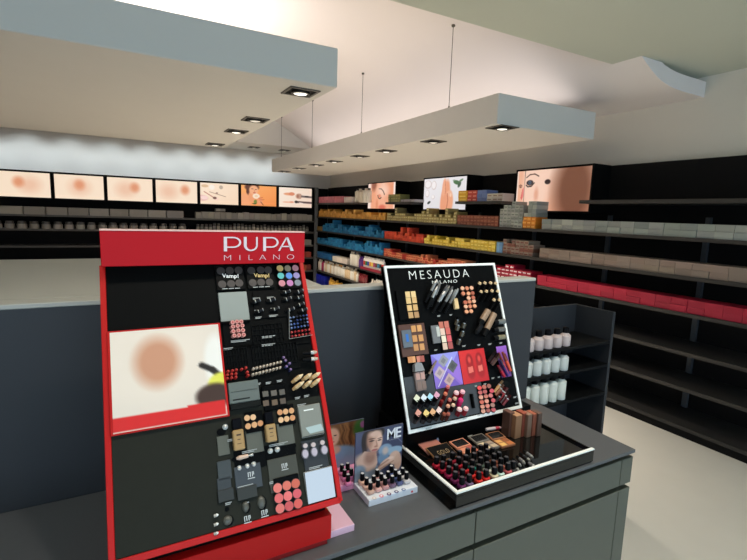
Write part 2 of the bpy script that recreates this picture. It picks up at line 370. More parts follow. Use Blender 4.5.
# boxes stacked on the shelves -----------------------------------------
BX = .058; BH = .0385; BOXES = []
def box_mesh(w, d, h): return cached(('bx', w, d, h), lambda: G().box(0, d, 0, w, 0, h, .0015).mesh('carton'))
def band_mesh(w, h): return cached(('bd', w, h), lambda: G().box(-.0008, 0, w*.14, w*.86, h*.28, h*.62).mesh('label_band'))
def jit(c, k): 
    f = 1 + random.uniform(-k, k); return tuple(int(max(0, min(255, v*f))/4)*4 for v in c)
def run(x0, x1, z, cols, label, group, lay=(2,3), w=BX, h=BH, d=.17, X=XR, band=None, name='product_box', cat='box', gap=.0015, y_rng=None, skip=0.0, tall=0.0):
    """a run of boxes on a shelf of the right wall between two places along it"""
    ya, yb = y_rng if y_rng else (on(x0, 222, 0, X)[1], on(x1, 222, 0, X)[1])
    n = max(1, round((ya-yb)/(w+gap))); pitch = (ya-yb)/n; w = round(pitch-gap, 4)
    lay_n = random.randint(*lay)
    for i in range(n):
        if random.random() < .6: lay_n = random.randint(*lay)
        L = lay_n + (random.randint(1,2) if random.random() < tall else 0)
        for k in range(L):
            if k == L-1 and random.random() < skip: continue
            c = random.choice(cols)
            BOXES.append((X+.012+random.uniform(0,.008), ya-(i+1)*pitch, z+k*(h+.0008), w, h, d, jit(c, .06), label, group, band, name, cat))
GOLD = [(206,150,66),(196,140,58),(212,160,80)]; OLIVE = [(150,136,84),(164,148,92),(140,128,84)]
BRN = [(122,64,46),(112,58,44),(130,74,54)]; GRY = [(150,156,150),(140,146,142),(164,168,160)]
run(318, 384, SH[0], GOLD, 'golden carton on the top shelf left of the olive cartons', 'golden cartons on the top shelf', lay=(2,3), tall=.2, w=.066)
run(386, 455, SH[0], OLIVE, 'olive gold carton on the top shelf under the hands picture', 'olive cartons on the top shelf', lay=(2,3), tall=.18, band=(200,190,140))
run(456, 497, SH[0], BRN, 'red brown carton on the top shelf under the yellow and red cartons', 'brown cartons on the top shelf', lay=(3,3), tall=.12, band=(150,100,80))
run(498, 521, SH[0], GRY, 'silver grey carton in the tall stacks on the top shelf', 'silver cartons on the top shelf', lay=(4,7), tall=.15, band=(110,116,112))
run(521.5, 534, SH[0], [(216,136,44),(206,124,36)], 'orange carton on the top shelf beside the silver stacks', 'orange cartons on the top shelf', lay=(3,3), band=(236,180,100))
run(522, 534, SH[0]+3*(BH+.0008), GRY, 'silver grey carton stacked on the orange cartons', 'silver cartons on orange ones', lay=(1,4))
BLU = [(34,112,158),(28,100,148),(44,124,170)]
run(322, 383, SH[1], BLU, 'blue carton on the second shelf left of the scarlet cartons', 'blue cartons on the second shelf', lay=(2,4), w=.062, tall=.12, skip=.2)
run(316.5, 321.5, SH[1], [(150,120,60)], 'ochre carton on the second shelf beside the corner post', 'ochre cartons on the second shelf', lay=(2,2), w=.08)
run(384, 423, SH[1], [(196,70,46),(184,60,40),(206,84,54)], 'scarlet carton on the second shelf between blue and yellow cartons', 'scarlet cartons on the second shelf', lay=(3,3), tall=.1, skip=.15)
run(424, 496, SH[1], [(216,184,62),(206,172,52),(222,194,80)], 'yellow carton on the second shelf', 'yellow cartons on the second shelf', lay=(2,3), tall=.08, skip=.1, band=(236,216,120))
run(497, 503, SH[1], [(120,160,196),(104,146,188)], 'pale blue carton on the second shelf right of the yellow ones', 'pale blue cartons', lay=(3,3))
run(503.5, 534, SH[1], [(146,128,116),(136,120,110),(130,84,70)], 'taupe carton on the second shelf at the near end', 'taupe cartons on the second shelf', lay=(3,4), band=(110,60,52), skip=.1)
run(317, 383, SH[2], BLU, 'blue carton on the third shelf under the other blue cartons', 'blue cartons on the third shelf', lay=(2,4), w=.062, tall=.1, skip=.2)
run(384, 470, SH[2], [(204,130,92),(196,118,84),(168,50,40)], 'salmon carton on the third shelf above the black stand', 'salmon cartons on the third shelf', lay=(2,3), skip=.15, band=(150,50,40))
run(488, 534, SH[2], [(172,24,56),(160,20,50)], 'crimson and white carton on the third shelf right of the black stand', 'crimson cartons on the third shelf', lay=(2,4), band=(236,220,224), skip=.2)
# the shelves go on past the near end
for z, c, nm in ((SH[0], GRY, 'silver'), (SH[1], [(146,128,116)], 'taupe'), (SH[2], [(172,24,56)], 'crimson')):
    run(0, 0, z, c, '%s carton on the shelves beyond the near picture' % nm, '%s cartons beyond the near picture' % nm, lay=(2,2), w=.12, h=.05, y_rng=(3.3, 1.4))
# upper ledges
ZL = 1.785
def ledge(x0, x1, cols, label, group, **k): run(x0, x1, ZL, cols, label, group, **k)
ledge(317.5, 342, [(206,110,124),(196,100,116)], 'pink carton on the upper ledge in the corner', 'pink cartons on the corner ledge', lay=(2,2), h=.06, w=.10)
ledge(342.5, 351, [(220,206,200)], 'cream carton on the upper ledge beside the pink ones', 'cream cartons on the corner ledge', lay=(2,2), h=.05, w=.09)
ledge(386.5, 398, [(116,116,66),(126,124,74)], 'moss green carton on the ledge beside the closed eye picture', 'moss green cartons', lay=(3,3), band=(160,150,96), w=.07)
ledge(398.5, 412.3, [(150,146,150),(140,138,142)], 'grey carton on the ledge left of the hands picture', 'grey cartons on the middle ledge', lay=(1,3), w=.09, band=(176,170,174))
ledge(455.8, 464.5, [(222,170,44),(214,158,36)], 'yellow carton on the ledge in front of the hands picture', 'yellow cartons on the near ledge', lay=(3,3), w=.12, h=.042, band=(240,206,110))
ledge(464.8, 474, [(190,66,52),(200,80,62)], 'red carton on the ledge beside the yellow ones', 'red cartons on the near ledge', lay=(3,3), w=.07, h=.042, band=(226,150,136))
ledge(474.3, 484, [(110,130,178),(96,116,166)], 'periwinkle carton on the near ledge', 'periwinkle cartons', lay=(3,3), w=.07, h=.042)
ledge(484.3, 500, [(176,170,160),(186,180,168)], 'beige carton on the near ledge at its right end', 'beige cartons on the near ledge', lay=(2,3), w=.075, h=.042, band=(140,120,108))
def vial(kind, r, h, cap_h, neck=.45):
    def body(): return G().rev([(r*.9,0),(r,r*.15),(r,h-cap_h-r*.5),(r*neck,h-cap_h),(r*neck,h-cap_h+.001)], 10).mesh('bottle_body', True)
    def cap(): return G().rev([(r*neck*1.1,h-cap_h),(r*neck*1.1,h-.002),(r*neck*.9,h)], 8).mesh('cap', True)
    return cached(('vb', kind), body), cached(('vc', kind), cap)
def bottle(x, y, z, kind, dims, cb, cc, label, group, name='bottle'):
    mb, mc = vial(kind, *dims)
    t = thing(name, label, 'bottle', T(x, y, z), group)
    mk('bottle_body', mb, mat(cb, .3), t); mk('cap', mc, mat(cc, .35), t); return t
def brow(x0, x1, n, z, dims, cbs, ccs, label, group, dep=.07, jz=0):
    ya, yb = on(x0, 222, 0, XR)[1], on(x1, 222, 0, XR)[1]
    for i in range(n):
        h = dims[1]*random.choice((1, .8, .9, 1.05)) if jz else dims[1]
        r_ = min(dims[0], abs(ya-yb)/n*.48); k = (round(r_,4), round(h,3), dims[2])
        bottle(XR+dep, ya+(yb-ya)*(i+.5)/n, z, k, (r_, h, dims[2]), random.choice(cbs), random.choice(ccs), label, group)
WHT = [(226,220,206),(232,228,218),(214,204,188)]
brow(352, 366, 5, ZL, (.05,.24,.03), WHT, [(220,214,204),(40,36,36)], 'tall white bottle on the corner ledge beside the eye picture', 'white bottles on the corner ledge')
run(317, 332, SH[3], [(24,88,138),(30,96,146)], 'dark blue carton on the fourth shelf near the corner', 'dark blue cartons', lay=(2,2), w=.16, h=.06)
run(332.5, 347, SH[3], [(222,212,196),(212,200,184)], 'white carton on the fourth shelf beside the dark blue ones', 'white cartons on the fourth shelf', lay=(1,1), w=.2, h=.10)
brow(348.5, 357.5, 5, SH[3], (.045,.25,.03), WHT, [(230,226,218),(60,60,90)], 'tall white bottle on the fourth shelf beside the purple ones', 'tall white bottles on the fourth shelf')
brow(357.5, 362, 2, SH[3], (.045,.20,.04), [(86,40,124)], [(70,30,110)], 'purple bottle on the fourth shelf', 'purple bottles')
cols_ = [(196,60,50),(40,120,70),(50,70,160),(220,150,60),(230,200,90),(170,60,110),(110,70,50),(60,130,160),(40,40,44)]
ya, yb = on(362.5, 222, 0, XR)[1], on(383, 222, 0, XR)[1]
for i in range(10):
    y = ya+(yb-ya)*(i+.5)/10
    t = bottle(XR+.06, y, SH[3]+.02, 'lab', (abs(ya-yb)/10*.47,.20,.03), (234,230,224), (226,222,216), 'white bottle with coloured label in the crimson tray', 'white bottles with coloured labels')
    gm('colour_label', G().rev([(abs(ya-yb)/10*.477,.05),(abs(ya-yb)/10*.477,.12)], 10), mat(cols_[i % 9], .4), t)
o = gm('display_tray', G().box(XR-.01, XR+.14, yb, ya, SH[3]+.001, SH[3]+.016).box(XR-.014, XR-.008, yb, ya, SH[3]+.001, SH[3]+.045), mat((140,30,50), .5)); tag(o, 'crimson tray under the white bottles with coloured labels', 'tray')
brow(317, 320, 2, SH[4], (.05,.22,.03), WHT, WHT, 'white bottle on the fifth shelf beside the corner post', 'white bottles beside the corner post')
brow(320, 322.5, 2, SH[4], (.045,.2,.03), [(160,24,84)], [(180,40,96)], 'magenta bottle among white ones on the fifth shelf', 'magenta bottles')
brow(322.5, 357, 20, SH[4], (.045,.22,.04), WHT + [(216,190,150)], WHT + [(200,150,80)], 'white bottle in the long row on the fifth shelf', 'white bottles on the fifth shelf', jz=1)
brow(357.5, 366, 5, SH[4], (.045,.17,.04), [(126,28,36),(110,24,32)], [(130,30,40)], 'dark red bottle on the fifth shelf', 'dark red bottles')
brow(370, 381, 5, SH[4], (.055,.14,.04), WHT, WHT, 'squat white pot on the fifth shelf left of the black stand', 'squat white pots', jz=1)
run(316.5, 325, SH[5], [(28,40,170),(22,34,150)], 'bright blue carton on the bottom shelf near the corner', 'bright blue cartons', lay=(2,2), w=.2, h=.10)
brow(328, 341, 6, SH[5], (.045,.2,.05), [(206,160,60)], [(190,140,50)], 'golden bottle on the bottom shelf', 'golden bottles on the bottom shelf', jz=1)

# the 300 cartons that show largest are things; the rest of the stacks is one object
def shown(b):
    dpt = (np.array(b[:3]) - EYE) @ fwd; px = CX + F*((np.array(b[:3]) - EYE) @ rgt)/dpt
    return (b[3]*b[4]/dpt**2 if px < 536 else 0) 
BOXES.sort(key=shown, reverse=True)
for (x, y, z, w, h, d, c, label, group, band, name, cat) in BOXES[:300]:
    o = tag(mk(name, box_mesh(w, d, h), mat(c, .45), None, T(x, y, z)), label, cat, group)
    if band: mk('label_band', band_mesh(w, h), mat(band, .45), o)
gs = G(); sm = []; slots = {}
for (x, y, z, w, h, d, c, label, group, band, name, cat) in BOXES[300:]:
    gs.box(x, x+d, y, y+w-.0008, z, z+h); sm += [slots.setdefault(c, len(slots))]*6
    if band: gs.box(x-.0008, x, y+w*.14, y+w*.86, z+h*.28, z+h*.62); sm += [slots.setdefault(band, len(slots))]*6
me = bpy.data.meshes.new('stacked_cartons'); me.from_pydata(gs.v, [], gs.f)
for c in slots: me.materials.append(mat(c, .45))
me.polygons.foreach_set('material_index', sm); me.update()
o = bpy.data.objects.new('stacked_cartons', me); col.objects.link(o)
tag(o, 'blue, golden and other tiny cartons stacked along the deep end of the right shelves', 'boxes'); o['kind'] = 'stuff'

# far wall shelves: grey pots and cartons
def far_row(x0, x1, z, w, h, cols, label, group, d=.12, hj=0.0, kind='carton'):
    n = int((x1-x0)/w)
    for i in range(n):
        hh = round(h*(1+random.choice((0, 0, hj, -hj*.5))), 3); c = jit(random.choice(cols), .08)
        if kind == 'carton':
            me = cached(('fc', w, hh, d), lambda: G().box(0, w*.95, 0, d, 0, hh, .0015).mesh('carton'))
            o = mk('product_box', me, mat(c, .5), None, T(x0+i*w, YB+.02, z)); tag(o, label, 'box', group)
        else:
            t = thing('pot', label, 'pot', T(x0+(i+.5)*w, YB+.06, z), group)
            mk('pot_body', cached(('pb', w, hh), lambda: G().rev([(w*.40,0),(w*.43,.005),(w*.43,hh*.62)], 10).mesh('pot_body', True)), mat(c, .4), t)
            mk('lid', cached(('pl', w, hh), lambda: G().rev([(w*.36,hh*.62),(w*.36,hh*.95),(w*.3,hh)], 10).mesh('lid', True)), mat((70,68,66), .4), t)
GRB = [(134,130,122),(124,120,114),(142,138,130)]
far_row(1.30, 3.62, SL[0], .11, .125, GRB, 'grey carton in the upper row on the far wall', 'grey cartons on the far wall', hj=.12)
far_row(1.66, 1.85, SL[0]+.142, .09, .05, GRB, 'small grey carton lying on the upper row of the far wall', 'grey cartons lying on top')
far_row(1.30, 3.62, SL[1], .075, .12, GRB, 'small grey pot in the second row on the far wall', 'grey pots on the far wall', hj=.2, kind='pot')
far_row(3.0, 3.62, SL[2], .10, .11, GRB, 'grey carton on the third shelf of the far wall by the post', 'grey cartons by the post')
far_row(3.0, 3.62, SL[3], .10, .11, [(150,64,46),(136,56,42)], 'rust red carton on the fourth shelf of the far wall', 'rust red cartons')
far_row(3.0, 3.62, SL[4], .10, .12, [(150,70,40),(120,50,36)], 'brown carton on the low shelf of the far wall', 'brown cartons on the far wall')
far_row(-1.9, 1.28, SL[0], .30, .125, GRB, 'long grey carton on the far wall past the pictures', 'long grey cartons')
far_row(-1.9, 1.28, SL[1], .16, .12, GRB, 'grey pot at the left end of the far wall', 'grey pots at the left end', kind='pot')

# ------------------------------------------------------------------ partition, gondola, counter
YP, ZT = 1.25, 1.379
M_part = mat((37,40,45), .6, noise=.05, scale=12)
M_trim = mat((168,168,160), .45)
pt = thing('partition', 'dark grey partition panel with pale top trim behind the counter', 'partition', T(0, YP, 0))
gm('panel', G().box(-1.0, 1.395, 0, .055, 0, ZT-.012), M_part, pt)
gm('top_trim', G().box(-1.0, 1.395, -.002, .06, ZT-.012, ZT, .002), M_trim, pt)
gd = thing('gondola', 'low gondola with pale grey top behind the partition', 'gondola', T(-1.0, 1.312, 0))
gm('body', G().box(.02, 1.52, .005, .9, 0, ZT-.02), M_part, gd)
gm('top', G().box(0, 1.545, 0, .92, ZT-.02, ZT, .002), M_trim, gd)
# counter
YF = .80
ct = thing('counter', 'dark grey counter with drawers carrying the tester stands', 'counter', T(0, YF, 0))
M_top = mat((82,85,88), .28, noise=.06, scale=60)
M_drw = mat((84,86,75), .5, noise=.04, scale=25)
gm('worktop', G().box(-1.0, 1.395, 0, YP-YF-.002, .889, .90, .001), M_top, ct)
gm('carcass', G().box(-1.0, 1.395, .13, YP-YF-.002, .08, .889), mat((5,5,6), .6), ct)
gm('plinth', G().box(-1.0, 1.395, .06, .09, 0, .08), mat((14,14,14), .5), ct)
xs = on(477.5, 512, 1, YF)[0]; zg = on(500, 537.5, 1, YF)[2]
zd = .8755
wd = .58
zrow = [(zd, zg+.008), (zg-.008, zg-.30), (zg-.316, .09)]
for i in range(-2, 2):
    a = xs + wd*i + .0015; b = min(xs + wd*(i+1) - .0015, 1.392)
    if a < -1.0: a = -1.0
    for zt_, zb_ in zrow: gm('drawer_front', G().box(a, b, .003, .128, zb_, zt_, .0012), M_drw, ct)

# small shelf of white bottles past the partition's end
su = thing('bottle_shelf', 'dark shelf of white bottles past the right end of the partition', 'shelf', T(1.62, 1.60, 0))
gm('back_panel', G().box(0, .8, .24, .26, 0, 1.10), M_part, su)
gm('side_panel', G().box(-.02, 0, 0, .26, 0, 1.10), M_part, su)
gm('side_panel', G().box(.8, .82, 0, .26, 0, 1.10), M_part, su)
for z in (.28, .635, .80, .935): gm('shelf', G().box(0, .8, 0, .24, z-.015, z), mat((20,21,22), .5), su)
for k, (z, h, c) in enumerate(((.635, .145, (222,226,216)), (.80, .115, (214,218,212)), (.935, .10, (206,190,186)))):
    for i in range(7):
        bottle(1.68+.068*i, 1.64, z, ('wb', k), (.030, h, .03, .5), c, (16,16,18), 'white black-capped bottle past the partition, %s shelf, %s from left' % (('lowest','middle','top')[k], ORD[i]), 'white bottles past the partition')

# ------------------------------------------------------------------ helpers for the tester stands
class Board:
    def __init__(s, o, top):
        s.o = np.array(o, float); v = np.array(top, float) - s.o; s.L = np.linalg.norm(v); s.v = v/s.L
        s.u = np.array([1., 0, 0]); s.n = np.cross(s.u, s.v); s.M = frame(s.o, s.u, s.v, s.n)
    def uv(s, x, y, w=0.0):
        r = ray(x, y); oo = s.o + s.n*w; t = ((oo-EYE) @ s.n)/(r @ s.n); P = EYE + t*r - s.o
        return float(P @ s.u), float(P @ s.v)
    def at(s, u, v, w=0.0, rz=0.0): return s.M @ T(u, v, w) @ Matrix.Rotation(rz, 4, 'Z')
    def rect(s, x0, y0, x1, y1, w=0.0):
        """photo corners upper left, lower right -> u0,u1,v0,v1"""
        a, b = s.uv(x0, y0, w), s.uv(x1, y1, w); return min(a[0],b[0]), max(a[0],b[0]), max(min(a[1],b[1]), .0055), max(a[1],b[1])
M_BK = mat((7,8,9), .4); M_BK2 = mat((16,17,18), .4); M_GLOSS = mat((9,11,11), .06, spec=.5, coat=.8)
M_WH = mat((236,240,236), .4); M_SIL = mat((190,190,186), .3, .7); M_CAPT = mat((170,174,172), .5)
def captions(spots, board, parent, m=None, h=.0015, w=.0044, name='caption'):
    pinv = parent.matrix_world.inverted()
    for (x, y, ln) in spots:
        if ln <= 0: continue
        u, v = board.uv(x, y); ln = round(ln, 3)
        if v < .008 and board is PB: continue
        def f():
            g = G()
            for k, l2 in enumerate((ln, ln*.8)): g.box(-ln/2, -ln/2+l2, -k*h*1.8, -k*h*1.8+h, 0, .0004)
            return g.mesh('caption')
        mk(name, cached(('cap', ln), f), m or M_CAPT, parent, pinv @ board.at(u, v, w))
def stick(B, a, b, wa, wb, r, segs, name, label, cat, group=None, n=8):
    """a round thing from photo point a (at height wa over the board) to b (at wb); segs = [(t0, t1, r0, r1, material, part)]"""
    ua, va = B.uv(*a, wa); ub, vb = B.uv(*b, wb)
    p0 = B.M @ Vector((ua, va, wa)); p1 = B.M @ Vector((ub, vb, wb)); ax = p1-p0; L = ax.length
    q = Vector((0,0,1)).rotation_difference(ax); M = Matrix.Translation(p0) @ q.to_matrix().to_4x4()
    t = thing(name, label, cat, M, group)
    for (t0, t1, r0, r1, m, pn) in segs:
        key = ('st', round(L*(t1-t0),4), round(r*r0,5), round(r*r1,5), n)
        me = cached(key, lambda: G().rev([(r*r0,0),(r*r1,L*(t1-t0))], n).mesh('rod', True))
        mk(pn, me, m, t, T(0,0,L*t0))
    return t
def pan_palette(B, rect, pans, case_m, label, name='palette', w=.0, th=.006, round_=True, r=.007, extra=None, group=None, hh=None):
    u0, u1, v0, v1 = rect
    t = thing(name, label, 'palette', B.at(u0, v0, w), group)
    gm('case', G().box(0, u1-u0, 0, v1-v0, 0, th, .001), case_m, t)
    for (px, py, c) in pans:
        pu, pv = B.uv(px, py, w+th); cx, cy = pu-u0, pv-v0
        if round_:
            mk('rim', cached(('rm', r), lambda: G().disc(0,0,r*1.1,0,.0006,18).mesh('rim')), mat((60,58,56), .3, .6), t, T(cx, cy, th))
            mk('pan', cached(('pn', r), lambda: G().disc(0,0,r,0,.0014,18).mesh('pan')), mat(c, .75), t, T(cx, cy, th))
        else:
            h2 = hh or r
            mk('pan', cached(('ps', r, h2), lambda: G().box(-r,r,-h2,h2,0,.0014,.0004).mesh('pan')), mat(c, .7), t, T(cx, cy, th))
    return t
def polish(M, c, label, group, cap=(14,14,16), s=1.0, cap_top=(190,190,190), name='nail_polish', stout=False):
    t = thing(name, label, 'nail polish', M, group)
    def body(): return G().box(-.0095*s,.0095*s,-.0095*s,.0095*s,0,.021*s,.003*s).mesh('bottle')
    def neck(): return G().rev([(.0055*s,0),(.0055*s,.004*s)], 10).mesh('neck')
    def capm(): return G().rev([(.0068*s,0),(.0068*s,.003*s),(.0055*s,.030*s),(.0045*s,.032*s)], 10).mesh('cap', True)
    cw = .82 if s < .9 else 1.0
    if stout:
        mk('bottle', cached(('nbs', s), lambda: G().box(-.0102*s,.0102*s,-.0102*s,.0102*s,0,.0125*s,.003*s).mesh('bottle')), mat(c, .12, coat=.6), t)
        mk('neck', cached(('nns', s), lambda: G().rev([(.006*s,0),(.006*s,.003*s)], 10).mesh('neck')), mat(cap, .3), t, T(0,0,.012*s))
        cp = mk('cap', cached(('ncs', s), lambda: G().rev([(.0078*s*cw,0),(.0082*s*cw,.002*s),(.0076*s*cw,.0165*s),(.0064*s*cw,.0185*s)], 12).mesh('cap', True)), mat(cap, .3), t, T(0,0,.0145*s))
        mk('cap_top', cached(('nts', s), lambda: G().disc(0,0,.0056*s*cw,0,.0005,12).mesh('cap_top')), mat(cap_top, .3), cp, T(0,0,.0185*s))
        return t
    mk('bottle', cached(('nb', s), body), mat(c, .12, coat=.6), t)
    mk('neck', cached(('nn', s), neck), mat(cap, .3), t, T(0,0,.0205*s))
    cp = mk('cap', cached(('nc', s), capm), mat(cap, .3), t, T(0,0,.0245*s))
    mk('cap_top', cached(('nt', s), lambda: G().disc(0,0,.0042*s,0,.0006,10).mesh('cap_top')), mat(cap_top, .3), cp, T(0,0,.032*s))
    return t

# ------------------------------------------------------------------ red tester stand
PX1 = .39; PX0 = -.03
PB = Board((PX1, .822, 1.006), (PX1, 1.077, 1.478))
M_RED = mat((186,24,22), .4, spec=.25); M_RED2 = mat((192,24,22), .4, spec=.2)
WPB = PX1-PX0
st = thing('tester_stand', 'red and black slanted makeup tester stand with a red lettered header', 'display stand', T((PX0+.373)/2, .95, .90))
inv = st.matrix_world.inverted()
def pst(name, g, m, smooth=False): return gm(name, g, m, st, inv @ PB.M, smooth)
gm('base_box', G().box(PX0+.02, .3755, .83, 1.10, .912, .968, .001), M_RED2, st, inv)
gm('plinth', G().box(PX0+.03, .368, .834, 1.10, .90, .913), mat((140,18,18), .4), st, inv)
gm('dark_recess', G().box(PX0+.025, .368, .850, 1.10, .9685, 1.012), M_BK, st, inv)
pst('backboard', G().box(-WPB, 0, 0, PB.L+.005, -.020, -.001), mat((8,9,9), .5))
# side cheeks
g = G().add([(x, y, z) for x in (PX0+.03, .366) for (y, z) in ((.86,1.0),(1.10,.985),(1.10,1.47),(1.085,1.47))], [(0,1,2,3),(7,6,5,4),(0,4,5,1),(1,5,6,2),(2,6,7,3),(3,7,4,0)])
gm('support', g, mat((20,20,20), .5), st, inv)
pst('edge_rail', G().box(-.0065, .004, -.006, PB.L, -.022, .004, .001), M_RED)
pst('edge_rail', G().box(-WPB-.004, -WPB+.0065, -.006, PB.L, -.022, .004, .001), M_RED)
pst('bottom_rail', G().box(-WPB, 0, -.009, .003, -.022, .004, .001), M_RED)
# header
YH = 1.045
gm('header', G().box(PX0, PX1-.003, YH, YH+.03, 1.480, 1.5505, .001), mat((186,6,20), .4, spec=.15), st, inv)
gm('header_top', G().box(PX0, PX1-.003, YH-.001, YH+.03, 1.5505, 1.553), mat((235,190,180), .4), st, inv)
def header_M(x0, x1, y0, y1):
    a, b = on(x0, y0, 1, YH), on(x1, y1, 1, YH)
    return a, b
def arc(cx, cy, rx, ry, th0, a0, a1, th1=None, n=14):
    """flat stroke along an ellipse; thickness th0 at the vertical tangents, th1 at the horizontal ones"""
    th1 = th0 if th1 is None else th1; o, i = [], []
    for k in range(n+1):
        w = math.radians(a0+(a1-a0)*k/n); c, s_ = math.cos(w), math.sin(w)
        o.append((cx+rx*c, cy+ry*s_)); i.append((cx+(rx-th0)*c, cy+(ry-th1)*s_))
    return o, i
def strokes(g, parts, z):
    for p in parts:
        if p[0] == 'poly': g.prism(p[1], 0, z)
        else:
            o, i = p[1], p[2]
            for k in range(len(o)-1): g.prism([o[k], o[k+1], i[k+1], i[k]], 0, z)
def letter_P(g, x, w):
    strokes(g, [('poly', [(x,0),(x+.18*w,0),(x+.18*w,1),(x,1)]), ('arc',)+arc(x+.55*w, .62, .45*w, .38, .12*w, -90, 90, .09),
                ('poly', [(x+.18*w,.91),(x+.56*w,.91),(x+.56*w,1),(x+.18*w,1)]), ('poly', [(x+.18*w,.24),(x+.56*w,.24),(x+.56*w,.33),(x+.18*w,.33)])], .04)
def letter_U(g, x, w):
    strokes(g, [('poly', [(x,.4),(x+.2*w,.4),(x+.2*w,1),(x,1)]), ('arc',)+arc(x+.5*w, .42, .5*w, .42, .19*w, 180, 270, .1), ('arc',)+arc(x+.5*w, .42, .5*w, .42, .12*w, 270, 360, .1),
                ('poly', [(x+.88*w,.4),(x+w,.4),(x+w,1),(x+.88*w,1)])], .04)
def letter_A(g, x, w):
    strokes(g, [('poly', [(x,0),(x+.10*w,0),(x+.60*w,1),(x+.50*w,1)]), ('poly', [(x+.50*w,1),(x+.62*w,1),(x+w,0),(x+.80*w,0)]),
                ('poly', [(x+.18*w,.28),(x+.82*w,.28),(x+.80*w,.36),(x+.22*w,.36)])], .04)
xa, xb = on(223.8, 250, 1, YH)[0], on(293.6, 247, 1, YH)[0]
zt_ = on(258, 237.0, 1, YH)[2]; zb_ = on(258, 251.0, 1, YH)[2]; Wt = xb-xa; Ht = zt_-zb_
g = G(); sc = Ht
letter_P(g, 0, .235*Wt/sc); letter_U(g, .272*Wt/sc, .195*Wt/sc); letter_P(g, .545*Wt/sc, .225*Wt/sc); letter_A(g, .765*Wt/sc, .235*Wt/sc)
g.v = [(x*sc, y*sc, z*sc) for x, y, z in g.v]
hM = lambda x, z: frame((x, YH-.0002, z), (1,0,0), (0,0,1), (0,-1,0))
gm('lettering', g, mat((232,214,216), .4), st, inv @ hM(xa, zb_))
a, b = on(224, 259.5, 1, YH), on(294, 257.5, 1, YH)
mk('lettering', text_mesh('MILANO', b[0]-a[0], .0115, .0008, -.02, 2.1), mat((226,190,196), .4), st, inv @ hM((a[0]+b[0])/2, on(258, 257.3, 1, YH)[2]))
# poster wing on the left
pp = Paint(60, 60, (226,214,200)); pp.ell(.2,.3,.7,.5,(236,222,206), .3).ell(.95,.42,.12,.3,(240,236,228), .2).path([(.80,.44),(.9,.5),(1,.62)], .03, (40,34,34)).ell(.98,.68,.14,.14,(226,222,90), .1).ell(.9,.78,.18,.13,(70,50,44), .15).poly([(0,.86),(1,.84),(1,1),(0,1)], (216,40,40)).ell(.4,.35,.2,.25,(206,150,120), .3)
u0, u1, v0, v1 = -WPB+.01, -.207, .207, .395
pst('picture_frame', G().box(u0-.004, u1+.001, v0-.003, v1+.003, 0, .008), M_RED)
mk('picture', pp.mesh(u1-u0-.003, v1-v0), print_mat(0, .3), st, inv @ PB.at(u0, v0, .0085))
# inset panels and slots
PAN = mat((40,41,35), .55, noise=.1, scale=40, spec=.08); PAN2 = mat((9,10,11), .4)
def inset(x0, y0, x1, y1, m=PAN2, w=.002, name='inset_panel'):
    u0, u1, v0, v1 = PB.rect(x0, y0, x1, y1); u1 = min(u1, -.007); return pst(name, G().box(u0, u1, v0, v1, 0, w, .0006), m)
pst('lower_panel', G().box(-WPB+.007, -.007, .004, .215, 0, .0012), PAN)
for r_ in ((252,292,307,315), (222,324,284,345), (222,347,300,368), (286,313,310,343)): inset(*r_)
def slot_grid(x0, y0, x1, y1, nx, ny):
    u0, u1, v0, v1 = PB.rect(x0, y0, x1, y1); g = G()
    for i in range(nx+1): x = u0+(u1-u0)*i/nx; g.box(x-.0006, x+.0006, v0, v1, .002, .005)
    for j in range(ny+1): y = v0+(v1-v0)*j/ny; g.box(u0, u1, y-.0006, y+.0006, .002, .005)
    pst('slot_grid', g, mat((16,17,18), .4))
slot_grid(251, 326, 284, 342, 8, 4); slot_grid(224, 350, 248, 366, 8, 3); slot_grid(251, 347, 298, 361, 14, 3)
captions([(256,299,.016),(270,298,.016),(285,292,.012),(299,291,.010),(286,299,.012),(299,297,.011),(258,311,.018),(274,309,.018),(289,310,.012),(300,304,.010),
          (258,318,.014),(273,316,.02),(303,310,.012),(240,341,.04),(268,337,.03),(228,349,.02),(268,345,.03),(258,384,.01),(268,383,.012),(279,381,.012),(297,398,.012),(306,396,.012),
          (249,451,.03),(278,444,.04),(230,440,.012),(246,503,.010),(228,503,.012),(249,521,.018),(266,516,.02),(230,528,.014),(282,517,.02),(301,405,.02),(276,481,.03),(245,486,.03),(315,467,.03)], PB, st)
for k, (x, y) in enumerate([(256,301),(271,300),(286,292),(299,291.5),(287,299),(299,297.5),(259,311),(275,309),(290,309.5),(300,304.5),(303,310)]):
    stick(PB, (x-4.5, y+1.6), (x+4.5, y-1.6), .004, .010, .0042, [(0,.4,.9,1,M_BK,'cap'),(.4,.48,1.02,1.02,M_SIL,'ring'),(.48,.9,1,1,mat((34,35,38), .25),'tube'),(.9,1,1,.7,mat((150,152,154), .3, .5),'tip')], 'mascara', 'black mascara with silver ring under the coloured palette, %s of eleven' % ORD[k], 'mascara', 'black mascaras', 8)
